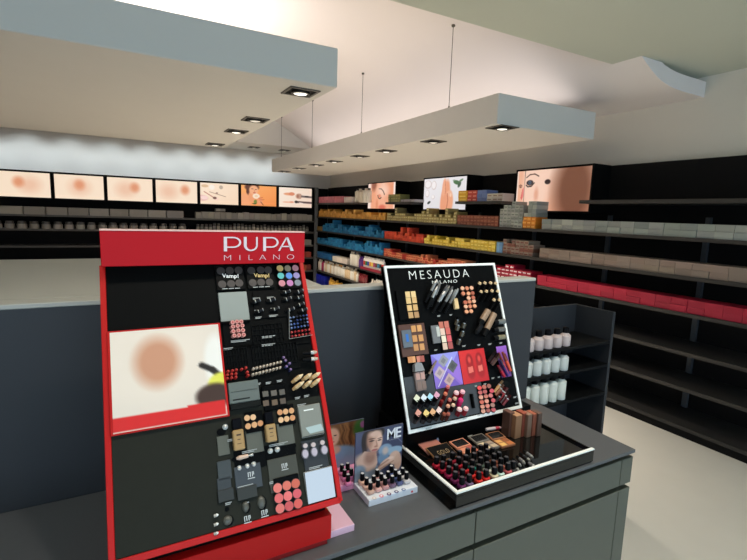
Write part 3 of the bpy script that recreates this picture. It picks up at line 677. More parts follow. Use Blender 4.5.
# printed cards with dark pans and a scrawled word
def vamp(cx, cy, pans, tc, lab):
    us = [PB.uv(*p) for p in pans]; r = .0088
    u0 = min(u for u, v in us)-.012; u1 = max(u for u, v in us)+.011; v0 = min(v for u, v in us)-.013; v1 = max(v for u, v in us)+.013
    u0 = max(u0, -.204)
    t = thing('shadow_card', lab, 'makeup card', PB.at(u0, v0, .0), 'black eyeshadow cards')
    gm('card', G().box(0, u1-u0, 0, v1-v0, 0, .005, .0008), mat((14,15,15), .4), t)
    for u, v in us: mk('pan', cached(('vp',), lambda: G().disc(0,0,r,0,.0012,18).mesh('pan')), mat((62,56,54), .5), t, T(u-u0, v-v0, .005))
    cu, cv = PB.uv(cx, cy)
    mk('lettering', text_mesh('Vamp!', .036, .0125, .0006, .03, 1.05, .0), mat(tc, .35), t, T(cu-u0, cv-v0, .0064) @ Matrix.Rotation(-.06, 4, 'Z'))
    g = G()
    for k in range(3): g.box((u1-u0)*(.18+.22*k), (u1-u0)*(.36+.22*k), .0016, .0034, .005, .0054)
    gm('caption_lines', g, M_CAPT, t)
vamp(229.8, 277.5, [(220.4,271.9),(229.4,271.6),(238.1,271.2),(221.8,285.2),(230.7,284.6),(238.8,283.9)], (226,228,226), 'black card of dark pans with a silver scrawled word')
vamp(260.9, 276.9, [(250.8,271.5),(260.2,270.9),(267.6,270.9),(252.2,283.6),(260.6,283.2),(268.9,283.0)], (214,186,120), 'black card of dark pans with a gold scrawled word')
z8 = lambda x, y: (210+x/7.47, 225+y/7.47)
pc = [(522,325,(226,194,120)),(580,325,(166,150,122)),(637,323,(206,146,154)),(528,380,(92,182,178)),(590,380,(92,142,216)),(645,378,(148,136,186)),(537,436,(204,134,144)),(597,434,(190,124,174)),(655,432,(126,134,142))]
pan_palette(PB, PB.rect(276.5, 264.5, 300, 288.5), [z8(x, y)+(c,) for x, y, c in pc], M_BK, 'palette of nine coloured eyeshadow pans under the red header', r=.0078)
# grey card
u0, u1, v0, v1 = PB.rect(217.5, 293.5, 249.5, 320.5)
t = thing('mirror_card', 'plain grey rectangular mirror below the first scrawled card', 'mirror', PB.at(u0, v0, 0))
gm('plate', G().box(0, u1-u0, 0, v1-v0, 0, .006, .0008), mat((150,158,154), .35, .3), t); gm('bottom_edge', G().box(0, u1-u0, -.003, 0, 0, .009), M_BK2, t)
# pink lip tubes 3 x 4
for j, row in enumerate([[(160,155),(190,150),(220,150)],[(163,185),(195,180),(228,178)],[(165,218),(200,212),(232,210)],[(172,248),(205,245),(237,242)]]):
    for i, (x, y) in enumerate(row):
        p = (210+x/7, 300+y/7)
        stick(PB, (p[0]-2, p[1]+1.5), p, .0, .012, .0045, [(0,.97,.9,1,mat((214,150,142), .35),'tube'),(.97,1.0,.55,.5,mat((176,84,84), .4),'lip_colour')], 'lip_tube',
              'rose lip tube below the grey mirror, %s row, %s from left' % (ORD[j], ORD[i]), 'lip tube', 'rose lip tubes', 10)
# eye pencils and red pencils at the right edge
for j in range(4):
    for i in range(6):
        x, y = 290.5+i*3.3+j*.4, 317.5+j*3.4-i*.5
        c = random.choice([(40,60,120),(70,96,160),(34,38,60),(120,140,180),(28,28,34)])
        stick(PB, (x-1, y+1), (x, y), 0, .010, .0030, [(0,.8,1,1,M_BK2,'barrel'),(.8,1,.9,.6,mat(c, .4),'tip')], 'eye_pencil', 'blue tipped eye pencil at the red edge, %s row, %s from left' % (ORD[j], ORD[i]), 'pencil', 'blue eye pencils', 6)
for j in range(2):
    for i in range(6):
        x, y = 292+i*3.5+j*.5, 332+j*4-i*.55
        stick(PB, (x-1, y+1), (x, y), 0, .012, .0030, [(0,.7,1,1,mat((120,20,26), .4),'barrel'),(.7,1,.9,.6,mat(random.choice([(200,50,50),(170,40,50),(214,90,80)]), .4),'tip')], 'lip_pencil', 'red lip pencil under the blue pencils, %s row, %s from left' % (('upper','lower')[j], ORD[i]), 'pencil', 'red lip pencils', 6)
pst('wire_rack', G().rod(PB.uv(288,311)+(.01,), PB.uv(288,340)+(.01,), .0006, n=5).rod(PB.uv(288,340)+(.01,), PB.uv(311,336)+(.01,), .0006, n=5), M_SIL)
# red lipsticks, champagne pencils, blue pencils
k = 0
for (x, y) in [(130,495),(160,490),(188,485),(125,520),(155,515),(185,513),(125,545),(155,540),(185,535),(225,480),(255,470),(265,500),(270,522)]:
    p = (210+x/7, 300+y/7); k += 1
    stick(PB, (p[0]-1.5, p[1]+2), p, 0, .014, .0032, [(0,.75,1,1,mat((150,24,24), .3),'tube'),(.75,1,.85,.45,mat((196,60,52), .35),'lipstick_tip')], 'lipstick', 'red lipstick left of the champagne pencils, %s of thirteen' % ORD[k-1], 'lipstick', 'red lipsticks', 8)
for j in range(2):
    for i in range(9):
        p = (254+i*3.4-j*.5, 368-i*.85+j*5.6)
        stick(PB, (p[0]-1.5, p[1]+2), p, 0, .013, .0030, [(0,.6,1,1,mat((150,126,104), .3),'barrel'),(.6,1,1,.5,mat((222,204,184), .3),'tip')], 'champagne_pencil', 'champagne pencil in the %s row, %s from the red lipsticks' % (('upper','lower')[j], ORD[i]), 'pencil', 'champagne pencils', 7)
for k, p in enumerate([(286,360),(290,363),(287,366),(291,369),(284,357)]):
    stick(PB, (p[0]-1.5, p[1]+1.5), p, 0, .012, .0032, [(0,.8,1,1,mat((60,66,120), .35),'barrel'),(.8,1,.9,.5,mat((150,120,160), .35),'tip')], 'violet_pencil', 'violet pencil right of the champagne pencils, %s from top' % ORD[k], 'pencil', 'violet pencils', 7)
for k, (a, b) in enumerate([((303,353.5),(317,352)),((303,360),(318,358.5))]):
    stick(PB, a, b, .008, .016, .0048, [(0,.55,.8,1,M_BK2,'handle'),(.55,.75,1,1,M_SIL,'ferrule'),(.75,1,1,.5,mat((190,170,150), .6),'bristles')], 'makeup_brush', 'short black makeup brush at the red edge, %s one' % ('upper','lower')[k], 'brush', None, 10)
for k, (a, b) in enumerate([((291.7,382.5),(303,374.3)),((302,380.5),(311.8,373.3)),((309.5,379.5),(320.4,372.3)),((292.7,389.7),(304,381.5)),((303,387.7),(311.8,380.5)),((310.5,386.6),(320.4,378.4))]):
    stick(PB, a, b, .006, .022, .0046, [(0,.3,.7,1,mat((196,160,110), .3, .3),'barrel'),(.3,.72,1,1,mat((222,188,138), .3, .2),'sleeve'),(.72,1,1,.25,mat((236,210,170), .35),'tip')], 'highlighter_pen', 'gold highlighter pen, %s in the %s row' % (ORD[k % 3], ('upper','lower')[k//3]), 'pen', 'gold highlighter pens', 12)
# big grey palette, six dark pans
u0, u1, v0, v1 = PB.rect(227, 384, 260, 406)
t = thing('compact_case', 'large closed grey makeup palette beside six dark pans', 'palette', PB.at(u0, v0, 0))
gm('lid', G().box(0, u1-u0, .012, v1-v0, 0, .010, .0012), mat((98,106,102), .4), t); gm('ridge', G().box(.004, u1-u0-.004, v1-v0-.020, v1-v0-.0188, .010, .0106), mat((60,64,62), .4), t)
gm('slot', G().box(.006, (u1-u0)*.66, .018, .0205, .010, .0104), mat((30,32,32), .4), t); gm('base', G().box(0, u1-u0, 0, .0112, 0, .012, .001), mat((26,28,27), .4), t)
z5 = lambda x, y: (210+x/5.6, 310+y/5.6)
pan_palette(PB, PB.rect(261, 387, 287, 408), [z5(310,470)+((92,88,80),), z5(357,465)+((98,92,84),), z5(403,460)+((88,84,78),), z5(313,522)+((96,80,66),), z5(362,518)+((104,86,68),), z5(408,510)+((88,76,66),)], M_BK, 'black palette of six dull brown pans below the gold pens', round_=False, r=.0062, hh=.0058)
# foundation bottles lying on the board
def foundation(xc, ytop, ymid, ybot, xb, lab):
    (u0, v2), (u1, v1), (ub, v0) = PB.uv(xc, ytop, .008), PB.uv(xc, ymid, .008), PB.uv(xb, ybot, .008)
    cu = (u0+ub)/2; hw = .0105
    t = thing('foundation_bottle', lab, 'bottle', PB.at(cu, v0, .0015), 'foundation bottles')
    gm('bottle_body', G().box(-hw, hw, 0, v1-v0, 0, .016, .002), mat((172,140,94), .2, coat=.4), t)
    gm('cap', G().box(-hw*.86, hw*.86, v1-v0+.0005, v2-v0, .001, .015, .002), mat((16,17,22), .25), t)
    g = G().box(-.004, .005, (v1-v0)*.70, (v1-v0)*.78, .016, .0163).box(-.003, .003, (v1-v0)*.5, (v1-v0)*.54, .016, .0163).box(-.004, .004, (v1-v0)*.3, (v1-v0)*.33, .016, .0163)
    gm('print', g, mat((70,50,32), .4), t)
foundation(236.8, 418.5, 430, 450.5, 238.2, 'beige foundation bottle with black cap beside five peach pans')
foundation(268.6, 412, 424.5, 442.3, 270.4, 'beige foundation bottle with black cap beside six peach pans')
PEACH = [(222,176,130),(228,184,140),(214,160,112),(206,146,100),(218,166,118),(200,136,92)]
pan_palette(PB, PB.rect(243.5, 413.5, 264, 430.5), [(247,418,PEACH[0]),(253,417.3,PEACH[1]),(248,426.3,PEACH[2]),(254.3,424.8,PEACH[4]),(260.3,423.3,PEACH[3])], M_BK, 'black card of five peach pans between the foundation bottles', r=.0058)
pan_palette(PB, PB.rect(276, 406.8, 295.5, 423.5), [(279.8,412.4,PEACH[3]),(285.5,411.6,PEACH[4]),(291.4,410.7,PEACH[2]),(280.8,420,PEACH[1]),(286.6,418.9,PEACH[0]),(292.4,417.8,PEACH[3])], M_BK, 'black card of six peach pans above the grey compact', r=.0058)
for r_ in ((245,431.5,264,451), (276,424.5,295,443), (216.5,437,230,454)): inset(*r_, m=mat((88,90,80), .45), w=.003)
# grey transparent compact
u0, u1, v0, v1 = PB.rect(296.5, 407, 323.5, 434)
t = thing('clear_compact', 'silver grey compact with a pale window at the red edge', 'compact', PB.at(u0, v0, 0))
gm('case', G().box(0, u1-u0, 0, v1-v0, 0, .008, .0015), mat((140,142,134), .3, .2), t)
gm('window', G().prism([(.018,.006),(.050,.008),(.046,.022),(.010,.020)], .008, .0086), mat((172,190,190), .12), t)
gm('rim', G().box(.002, u1-u0-.002, .001, .003, .008, .010), mat((70,72,70), .3), t); gm('lettering', G().box(.012, .034, v1-v0-.012, v1-v0-.0095, .008, .0083), M_WH, t)
# oval cut-outs with a sponge
def oval(cx, cy, rx, ry, m, w=.0015, h=.0008, name='oval_recess'):
    u, v = PB.uv(cx, cy); return pst(name, G().disc(u, v, rx, w, w+h, 20, ry), m)
inset(233, 452, 266, 463, m=M_BK); inset(264, 446, 297, 460, m=M_BK)
for c in ((243.5,457.5,.024,.0075),(262,464.5,.010,.005),(291,446.5,.011,.006),(279,456.5,.011,.006),(290,456,.013,.007),(221,432,.009,.007),(220,443.5,.007,.006),(226,447,.007,.006)): oval(*c, M_BK)
stick(PB, (236.5,458.6), (253,454.6), .006, .006, .0045, [(0,.15,.5,1,mat((206,176,156), .7),'tip'),(.15,.7,1,.8,mat((214,184,164), .7),'sponge'),(.7,.85,.3,.3,M_SIL,'neck'),(.85,1,.6,.6,M_SIL,'knob')], 'sponge_applicator', 'pale pink sponge applicator lying in a black recess', 'applicator', None, 12)
for k, (x, y) in enumerate([(239,468.5),(247,466.5),(253.5,464.5),(270,451),(277,449.5),(225,427)]):
    u, v = PB.uv(x, y); t = thing('shimmer_pot', 'small silver shimmer pot in the lower panel, %s of six' % ORD[k], 'pot', PB.at(u, v, .0012), 'silver shimmer pots')
    mk('base', cached(('tkb',), lambda: G().disc(0,0,.0055,0,.002,14).mesh('base')), M_SIL, t); mk('dome', cached(('tkd',), lambda: G().rev([(.0042,.002),(.0036,.005),(.0015,.0065)], 12).mesh('dome', True)), mat((200,198,194), .3, .5), t)
for r_, m in (((233.5,468,262.5,486), mat((56,62,68), .45)), ((266.5,460.5,300,486), mat((64,64,54), .45)), ((216.5,462,232,478), mat((58,64,66), .45)), ((216.5,479,232,494), mat((50,55,58), .45))): inset(*r_, m=m, w=.004, name='logo_card')
g = G()
for (x, y) in ((250.5,474.5),(284,466),(247,518.5),(264,512.5)):
    u, v = PB.uv(x, y)
    for a, b, c, d in ((-.006,-.0045,-.004,.005),(-.002,-.0005,-.004,.005),(-.006,0,.004,.005),(.002,.0035,-.004,.005),(.002,.006,.0035,.005),(.0045,.006,-.001,.005),(-.007,.007,-.0075,-.006)): g.box(u+a, u+b, v+c, v+d, .0042, .0046)
pst('logo_print', g, mat((206,210,210), .4))
inset(236, 489, 257, 496, m=mat((40,42,38), .5), w=.007, name='ledge'); inset(217, 491, 234, 499, m=mat((40,42,40), .5), w=.006, name='ledge')
for k, (x, y, rx, ry) in enumerate([(227.4,520.3,.0085,.0085),(245.4,506.7,.0066,.0100),(261,502.4,.0078,.0120)]):
    u, v = PB.uv(x, y); t = thing('tester_dome', 'dark grey %s on the lower panel of the red stand' % ('round dome','small oval dome','large oval dome')[k], 'dome', PB.at(u, v, .0012))
    gm('hole', G().disc(.002, -.001, rx*1.1, 0, .0008, 20, ry*1.1), M_BK, t); d = G().rev([(1,0),(.95,.3),(.75,.65),(.4,.92),(.02,1)], 18); d.v = [(a*rx, b*ry, c*.006) for a, b, c in d.v]; gm('dome', d, mat((84,85,78), .35), t, T(0,0,.0008), True)
oval(226.9, 509.3, .004, .004, M_BK)
# pots of pale powder
pots = [(304,454,.0075,.010),(313,452,.0075,.010),(323,450,.0080,.010),(304,446,.006,.0055),(312,445,.006,.0055),(321,442.8,.006,.0055)]
inset(300.5, 441.5, 329, 468, m=mat((40,42,46), .35), w=.003)
for k, (x, y, rx, ry) in enumerate(pots):
    u, v = PB.uv(x, y); t = thing('powder_pot', 'pale %s powder pot above the slanted mirror, %s from left' % (('large','small')[k//3], ORD[k % 3]), 'pot', PB.at(u, v, .003), 'powder pots')
    gm('pot', G().disc(0,0,rx,0,.006,18,ry), mat((120,116,124), .2), t); gm('powder', G().disc(0,0,rx*.8,.006,.0066,18,ry*.8), mat(((182,172,184),(196,180,178))[k//3], .6), t)
# slanted mirror
u0, u1, v0, v1 = PB.rect(303, 472.5, 336.5, 505)
u1 = min(u1, -.008)
t = thing('inset_mirror', 'rectangular mirror at the lower right of the red stand', 'mirror', PB.at(u0, v0, .0012))
gm('glass', G().box(0, u1-u0, 0, v1-v0, 0, .003, .0005), mat((164,158,154), .05, 1.0), t, Matrix.Rotation(.085, 4, 'X')); gm('backing', G().add([(x, y, z) for x in (0, u1-u0) for (y, z) in ((0,-.001),(v1-v0,-.001),(v1-v0,(v1-v0)*.083),(0,-.0002))], [(0,1,2,3),(7,6,5,4),(0,4,5,1),(1,5,6,2),(2,6,7,3),(3,7,4,0)]), M_WH, t)
# blush palette
BL = [(226,122,112),(216,112,96),(204,100,82),(222,104,104),(232,114,114),(216,92,102),(218,112,106),(200,84,88),(216,92,86)]
pan_palette(PB, PB.rect(272.5, 479, 303, 514), [p+(BL[k],) for k, p in enumerate([(277.5,488),(286.7,485.6),(295.5,483.4),(278.8,498.2),(287.8,496),(297,493.5),(280,508.4),(289,506),(298,503.5)])], M_BK, 'black palette of nine pink blush pans at the bottom of the red stand', w=.0012, r=.0088)
for k, y in enumerate((515, 524, 533, 505)):
    if k < 3: stick(PB, (214,y+1), (218.5,y-.5), .004, .006, .003, [(0,.6,1,1,M_SIL,'handle'),(.6,1,1,.4,M_WH,'tip')], 'applicator_wand', 'white tipped applicator wand at the left edge, %s from top' % ORD[k], 'wand', None, 6)

# ------------------------------------------------------------------ small counter displays with nail polish
def me_poster_front():
    z = lambda x, y: ((x-90)/405., (y-(165-90*(x-90)/405.))/455.)
    p = Paint(120, 132, (66,70,96)); p.grad((76,80,106), (48,54,80), .8)
    def E(x, y, rx, ry, c, soft=.15, ang=0, op=1): u, v = z(x, y); p.ell(u, v, rx/405., ry/455., c, soft, ang, op)
    def Ln(pts, w, c, op=1): p.path([z(*q) for q in pts], w/455., c, op)
    def Po(pts, c): p.poly([z(*q) for q in pts], c)
    E(230,185,82,70,(34,26,26)); E(170,240,32,90,(40,30,30)); E(165,330,18,40,(52,40,40), .4); E(300,150,30,40,(34,26,26), .3)
    E(180,560,130,120,(128,140,152), .1)                                                       # blouse
    E(165,400,80,60,(176,150,136), .3)                                                         # shoulder
    Po([(165,330),(265,340),(280,440),(250,520),(170,520),(110,480),(100,420)], (190,156,138)); E(190,430,80,60,(196,160,142), .3); E(215,390,48,60,(150,112,96), .4)
    E(120,520,60,60,(118,132,146), .2); E(250,560,60,60,(112,128,144), .3)
    E(255,240,58,98,(206,164,142), .08, .06); E(290,220,24,70,(222,182,160), .4); E(205,230,26,80,(168,124,104), .45); E(250,165,50,28,(214,176,156), .4)
    E(224,234,20,7,(56,38,36), .4); E(290,226,15,6.5,(60,40,38), .4); E(224,214,27,4.5,(70,48,42), .4, .06); E(292,208,19,4,(74,52,46), .4, -.08)
    Ln([(262,232),(270,268),(262,284)], 5, (170,120,100), .8); E(262,285,16,8,(164,112,94), .4); E(250,318,26,9,(150,82,82), .3); E(250,324,20,6,(176,104,100), .4); E(232,350,40,16,(166,122,104), .5)
    E(345,320,60,56,(126,150,172), .12); E(420,330,80,40,(140,164,184), .12); E(330,400,50,60,(104,128,152), .2); E(345,330,26,36,(190,170,160), .4)
    E(430,400,52,66,(204,168,148), .1); E(460,440,34,80,(196,158,138), .15)
    E(360,440,70,34,(212,176,156), .12, -.5); E(330,470,60,24,(206,168,148), .15, -.6); Ln([(290,480),(400,400)], 6, (150,108,92), .7); Ln([(310,500),(420,430)], 6, (158,116,98), .7); E(395,400,24,14,(222,190,172), .3)
    Ln([(420,180),(490,250)], 4, (130,136,158), .6)
    return p
def me_poster_rear():
    p = Paint(100, 110, (60,80,50)); p.grad((70,96,60), (96,84,92), 1.2)
    p.ell(.5,.25,.45,.42,(122,84,54), .15).ell(.7,.35,.16,.4,(96,62,40), .4).ell(.62,.2,.06,.35,(150,106,70), .4).ell(.8,.45,.05,.35,(140,96,62), .4)
    p.ell(.34,.28,.15,.21,(214,166,140), .15).ell(.29,.25,.035,.014,(60,40,36)).ell(.40,.245,.032,.014,(60,40,36)).ell(.35,.385,.04,.018,(190,70,80)).ell(.35,.31,.02,.035,(190,140,116), .5)
    for k in range(9): p.path([(.50+.05*k,.03+.02*k),(.54+.05*k,.18),(.49+.05*k,.34),(.55+.05*k,.5),(.5+.045*k,.64)], .012, ((160,112,70),(84,54,34),(120,80,48))[k % 3], .7)
    p.path([(.2,.1),(.17,.3),(.2,.5),(.15,.66)], .03, (104,68,42), .8)
    p.ell(.45,.8,.5,.3,(122,150,178), .12).ell(.4,.58,.12,.10,(200,156,134), .3).ell(.1,.75,.16,.18,(150,80,130), .2).ell(.95,.65,.10,.12,(190,70,110), .2).ell(.92,.2,.14,.2,(60,104,50), .3).ell(.98,.12,.06,.08,(150,90,140), .3).ell(.05,.5,.1,.16,(90,60,110), .3)
    return p
def counter_display(x0, x1, y0, y1, ztop, poster, base_c, label, lean=.10, red_dot=True, word=True):
    t = thing('polish_display', label, 'counter display', T(x0, y0, .90)); W = x1-x0; D = y1-y0
    gm('base', G().box(0, W, 0, D, 0, .0175, .0012), mat(base_c, .35), t)
    H = ztop-.918; M = T(0, D-.004, .0175) @ Matrix.Rotation(math.pi/2-lean*0, 4, 'X')
    gm('back_card', G().box(0, W, 0, H, -.004, 0), mat((70,74,92), .4), t, M)
    mk('picture', poster.mesh(W-.001, H-.001), print_mat(0, .3), t, M @ T(.0005, .0005, .0006))
    if word:
        mk('lettering', text_mesh('ME', .043, .029, .0005, .012, .82), mat((222,224,228), .4), t, M @ T(W*.805, H*.845, .001))
        mk('fine_print', G().box(.098, .128, H*.715, H*.718, .001, .0013).mesh('fine_print'), mat((190,192,200), .4), t, M)
    return t
dX0, dX1, dY0, dY1 = .507, .648, .905, .990
dt = counter_display(dX0, dX1, dY0, dY1, 1.052, me_poster_front(), (214,220,228), 'white nail polish display with a blue portrait card')
for k, (x, y, c) in enumerate([(240,407,(206,196,190)),(290,392,(214,120,140)),(343,378,(90,40,90)),(395,362,(70,60,110)),(445,347,(96,120,160))]):
    P = on(340+x/7, 440+y/7, 2, .9175); gm('swatch', G().disc(P[0]-dX0, P[1]-dY0, .0056, .0174, .0179, 16), mat(c, .4), dt); gm('swatch_centre', G().disc(P[0]-dX0, P[1]-dY0, .0028, .0178, .0181, 12), mat((226,228,232), .4), dt)
P = on(412, 491.5, 1, dY0); gm('red_dot', G().disc(0,0,.003,0,.0004,12), mat((206,50,60), .4), dt, frame((P[0]-dX0, -.0001, P[2]-.9), (1,0,0), (0,0,1), (0,-1,0)))
NUDE = [(206,170,154),(198,150,142),(186,140,140),(110,84,110),(70,80,120),(180,176,176)]
for j, row in enumerate([[(222,385),(275,367),(325,352),(375,338),(425,322),(475,310)], [(195,352),(245,337),(298,320),(345,306),(397,292),(446,280)], [(165,320),(268,293),(368,263)]]):
    for i, (x, y) in enumerate(row):
        P = on(340+x/7, 440+y/7, 2, .9178); c = NUDE[i if j < 2 else i*2]
        polish(T(P[0], P[1]+.008, .9178), jit(c, .1), 'nude nail polish on the portrait display, %s row, %s from left' % (('front','middle','back')[j], ORD[i]), 'bottles on the portrait display', s=.89, stout=True)
rt = counter_display(.432, .575, .989, 1.075, 1.044, me_poster_rear(), (222,150,184), 'pink nail polish display with a floral portrait, behind the red stand', word=False)
for k in range(5): gm('swatch', G().disc(.03+.018*k, .020+.02*(k % 2), .006, .0174, .0179, 14), mat(((240,220,232),(236,120,160))[k % 2], .4), rt)
for k, (x, y) in enumerate([(341.8,475),(344.4,480.2),(347.8,485),(351,479),(347.5,473.5)]):
    P = on(x, y, 2, .9178); polish(T(P[0], P[1], .9178), (206,120,160), 'pink nail polish on the floral display, %s of five' % ORD[k], 'bottles on the floral display', s=.89, stout=True)
t = thing('sample_box', 'small pale pink box between the red stand and counter edge', 'box', T(.379, .845, .90))
gm('carton', G().box(0, .0595, 0, .125, 0, .0165, .001), mat((226,186,206), .4), t); gm('printed_leaf', G().disc(.018, .075, .010, .0165, .0169, 16, .022), mat((206,196,150), .5), t); gm('dark_mark', G().disc(.008, .062, .004, .0165, .0171, 12, .012), mat((60,50,40), .5), t)

# ------------------------------------------------------------------ black tester stand with white edge
MX0, MX1 = .697, 1.136
QB = Board((MX0, 1.033, .99), (MX0, 1.207, 1.4455))
WQ = MX1-MX0
ms = thing('tester_stand', 'black slanted makeup tester stand edged in white with a low tray', 'display stand', T((MX0+MX1)/2, 1.0, .90))
inv2 = ms.matrix_world.inverted()
def qst(name, g, m): return gm(name, g, m, ms, inv2 @ QB.M)
qst('backboard', G().box(0, WQ, 0, QB.L, -.018, -.0005), M_BK)
bw = .0092
g = G().box(0, WQ, QB.L-bw*.8, QB.L, -.018, .004).box(0, WQ, 0, bw, -.018, .004).box(0, bw*.85, bw, QB.L-bw*.8, -.018, .004).box(WQ-bw*.85, WQ, bw, QB.L-bw*.8, -.018, .004)
qst('white_edge', g, M_WH)
TZ = .932                                                   # tray floor
TX1 = 1.20; TY0 = .807
gm('tray_body', G().box(MX0-.004, TX1, TY0, 1.21, .903, TZ, .0008), M_GLOSS, ms, inv2)
gm('base_plate', G().box(.677, TX1-.004, TY0+.002, 1.20, .90, .903), M_GLOSS, ms, inv2)
gm('tray_wall', G().box(MX0-.004, TX1, TY0, TY0+.004, TZ, .939).box(MX0-.004, MX0, TY0+.004, 1.21, TZ, .939).box(TX1-.004, TX1, TY0+.004, 1.21, TZ, .939), M_GLOSS, ms, inv2)
gm('tray_rim', G().box(MX0-.0045, TX1+.0005, TY0-.0005, TY0+.0085, .939, .9425).box(MX0-.0045, MX0+.0045, TY0+.0085, 1.10, .939, .9425), M_WH, ms, inv2)
gm('riser', G().box(MX0+.002, TX1-.008, 1.045, 1.205, TZ, .985), M_BK, ms, inv2)
gm('rear_support', G().add([(x, y, z) for x in (MX0+.02, MX1-.02) for (y, z) in ((1.06,.985),(1.205,.985),(1.232,1.42),(1.216,1.42))], [(0,1,2,3),(7,6,5,4),(0,4,5,1),(1,5,6,2),(2,6,7,3),(3,7,4,0)]), M_BK, ms, inv2)
a, b = QB.uv(408.8, 274.5), QB.uv(468.2, 272)
mk('lettering', text_mesh('MESAUDA', b[0]-a[0], .0265, .0008, -.018, 1.35), M_WH, ms, inv2 @ QB.at((a[0]+b[0])/2, QB.uv(438, 274.2)[1], .0002))
a, b = QB.uv(432, 282), QB.uv(457, 281)
mk('lettering', text_mesh('MILANO', b[0]-a[0], .0098, .0008, -.01, 1.3), M_WH, ms, inv2 @ QB.at((a[0]+b[0])/2, QB.uv(444.5, 281.7)[1], .0002))
qst('lower_panel', G().box(.012, WQ*.66, .013, .155, 0, .001), mat((58,62,66), .5))
def qcap(sp): captions(sp, QB, ms)
qcap([(402,319.5,.016),(400,304.5,.0),(438,316,.012),(450,315,.01),(463,346,.014),(478,345,.012),(489,344,.014),(500,343,.012),(406,355,.016),(435,350,.012),(402,298,.024),(428,428,.022),(448,421.5,.016),(464,418,.018),(478,415,.012),(492,378,.012),(498,377,.010),(475,386,.01),(484,384,.012),(514,397,.014),(516,403,.016)])
c1 = lambda x, y: (380+x/4.82, 255+y/4.82)
# gold pan palette
pan_palette(QB, QB.rect(394.5, 291, 418, 319), [c1(x, y)+(c,) for (x, y, c) in [(133,191,(226,194,136)),(160,189,(228,198,142)),(137,221,(222,188,128)),(165,218,(214,176,118)),(142,256,(224,186,126)),(170,253,(206,166,108)),(148,290,(196,156,104)),(176,288,(176,136,92))]], M_BK, 'black palette of eight gold pans at the upper left of the stand', r=.0084, hh=.0092, round_=False)
# second row palettes
BR = mat((84,54,44), .45)
pan_palette(QB, QB.rect(397, 325.5, 428, 354), [c1(x, y)+(c,) for (x, y, c) in [(161,356,(206,150,92)),(189,353,(212,156,98)),(167,403,(200,144,88)),(197,400,(206,150,94)),(173,446,(196,142,90)),(202,443,(202,148,94))]], BR, 'brown palette of six tan pans with a blue swatch card', r=.0083, hh=.0098, round_=False)
u0, u1, v0, v1 = QB.rect(399.5, 331, 411.5, 347)
t = thing('swatch_card', 'small grey card with a blue square on the brown palette', 'card', QB.at(u0, v0, .0075)); gm('card', G().box(0, u1-u0, 0, v1-v0, 0, .003), mat((96,106,116), .4), t); gm('blue_square', G().box(.012, u1-u0-.012, .016, v1-v0-.012, .003, .0036), mat((50,110,190), .4), t)
u0, u1, v0, v1 = QB.rect(429.5, 326, 440, 343)
t = thing('swatch_card', 'grey clear swatch card beside the pink pans', 'card', QB.at(u0, v0, .001)); gm('card', G().box(0, u1-u0, 0, v1-v0, 0, .006, .001), mat((110,112,114), .3), t); gm('shine', G().box(.018, .030, .02, .05, .006, .0063), mat((190,194,186), .3), t)
pan_palette(QB, QB.rect(437.5, 321.5, 453.5, 351), [c1(x, y)+(c,) for (x, y, c) in [(294,338,(190,110,92)),(320,335,(196,112,96)),(301,370,(228,196,178)),(327,367,(206,98,90)),(307,405,(232,220,196)),(333,402,(214,88,96)),(313,440,(220,190,168)),(339,436,(170,84,80))]], mat((28,26,26), .4), 'black palette of cream and coral pans in the stand’s second row'.replace('’',"'"), r=.0085, hh=.0102, round_=False)
# silver and black brushes in a bundle
for k in range(14):
    a = (425.5+k*1.75, 305 + 9*((k*5) % 7)/7 - (3 if k < 3 else 0)); b = (a[0]+10+random.uniform(-1,2), a[1]-20+random.uniform(-4,2))
    m = [mat((150,150,148), .3, .5), mat((176,176,172), .3, .5), mat((70,70,72), .3), mat((120,118,112), .3, .4)][k % 4]
    stick(QB, a, b, .006, .028+.004*(k//6), .0046, [(0,.5,.9,1,M_BK2,'handle'),(.5,.85,1,1,m,'sleeve'),(.85,1,1,.5,m,'tip')], 'makeup_pencil', 'dark silver pencil in the slanting bundle below the lettering, %s from left' % ORD[k], 'pencil', 'dark silver pencils', 8)
u0, u1, v0, v1 = QB.rect(451.3, 299, 457.3, 309.5)
t = thing('sample_bottle', 'cream labelled sample bottle beside the rose gold gloss caps', 'bottle', QB.at(u0, v0, .001)); gm('bottle_body', G().box(0, u1-u0, 0, v1-v0, 0, .012, .002), mat((226,196,144), .3), t); gm('cap', G().rev([(.006,0),(.006,.012)], 10, ((u1-u0)/2, v1-v0, .006), (0,1,0)), M_BK, t)
rows = [[(398,160),(420,160),(442,158)],[(402,185),(427,185),(447,183)],[(428,207),(450,205)],[(412,228),(432,225),(453,222)],[(414,248),(435,247),(457,245)],[(418,272),(440,270)]]
for j, row in enumerate(rows):
    for i, (x, y) in enumerate(row):
        p = c1(x, y)
        stick(QB, (p[0]-1, p[1]+1), p, 0, .010, .0072, [(0,.85,1,1,mat((120,70,50), .3),'tube'),(.85,1,.95,.8,mat(random.choice([(226,160,120),(206,128,96),(232,180,146),(186,100,76)]), .35),'cap')], 'gloss_tester', 'rose gold lip gloss cap in the round grid, %s row, %s from left' % (ORD[j], ORD[i]), 'lip gloss', 'rose gold gloss testers', 12)
for k, (x, y) in enumerate([(483,132),(508,130),(535,130),(560,132),(490,172),(515,170),(542,168),(570,170),(552,212),(578,212)]):
    p = c1(x, y)
    stick(QB, (p[0]-6, p[1]+11), p, .004, .034, .0062, [(0,.86,.9,1,M_BK,'barrel'),(.86,1,1,.8,mat((226,196,150), .3),'cap')], 'black_pencil', 'black pencil with cream end at the upper right, %s row, %s' % (('top','top','top','top','second','second','second','second','third','third')[k], ORD[(k % 4) if k < 8 else k-8]), 'pencil', 'black pencils with cream ends', 10)
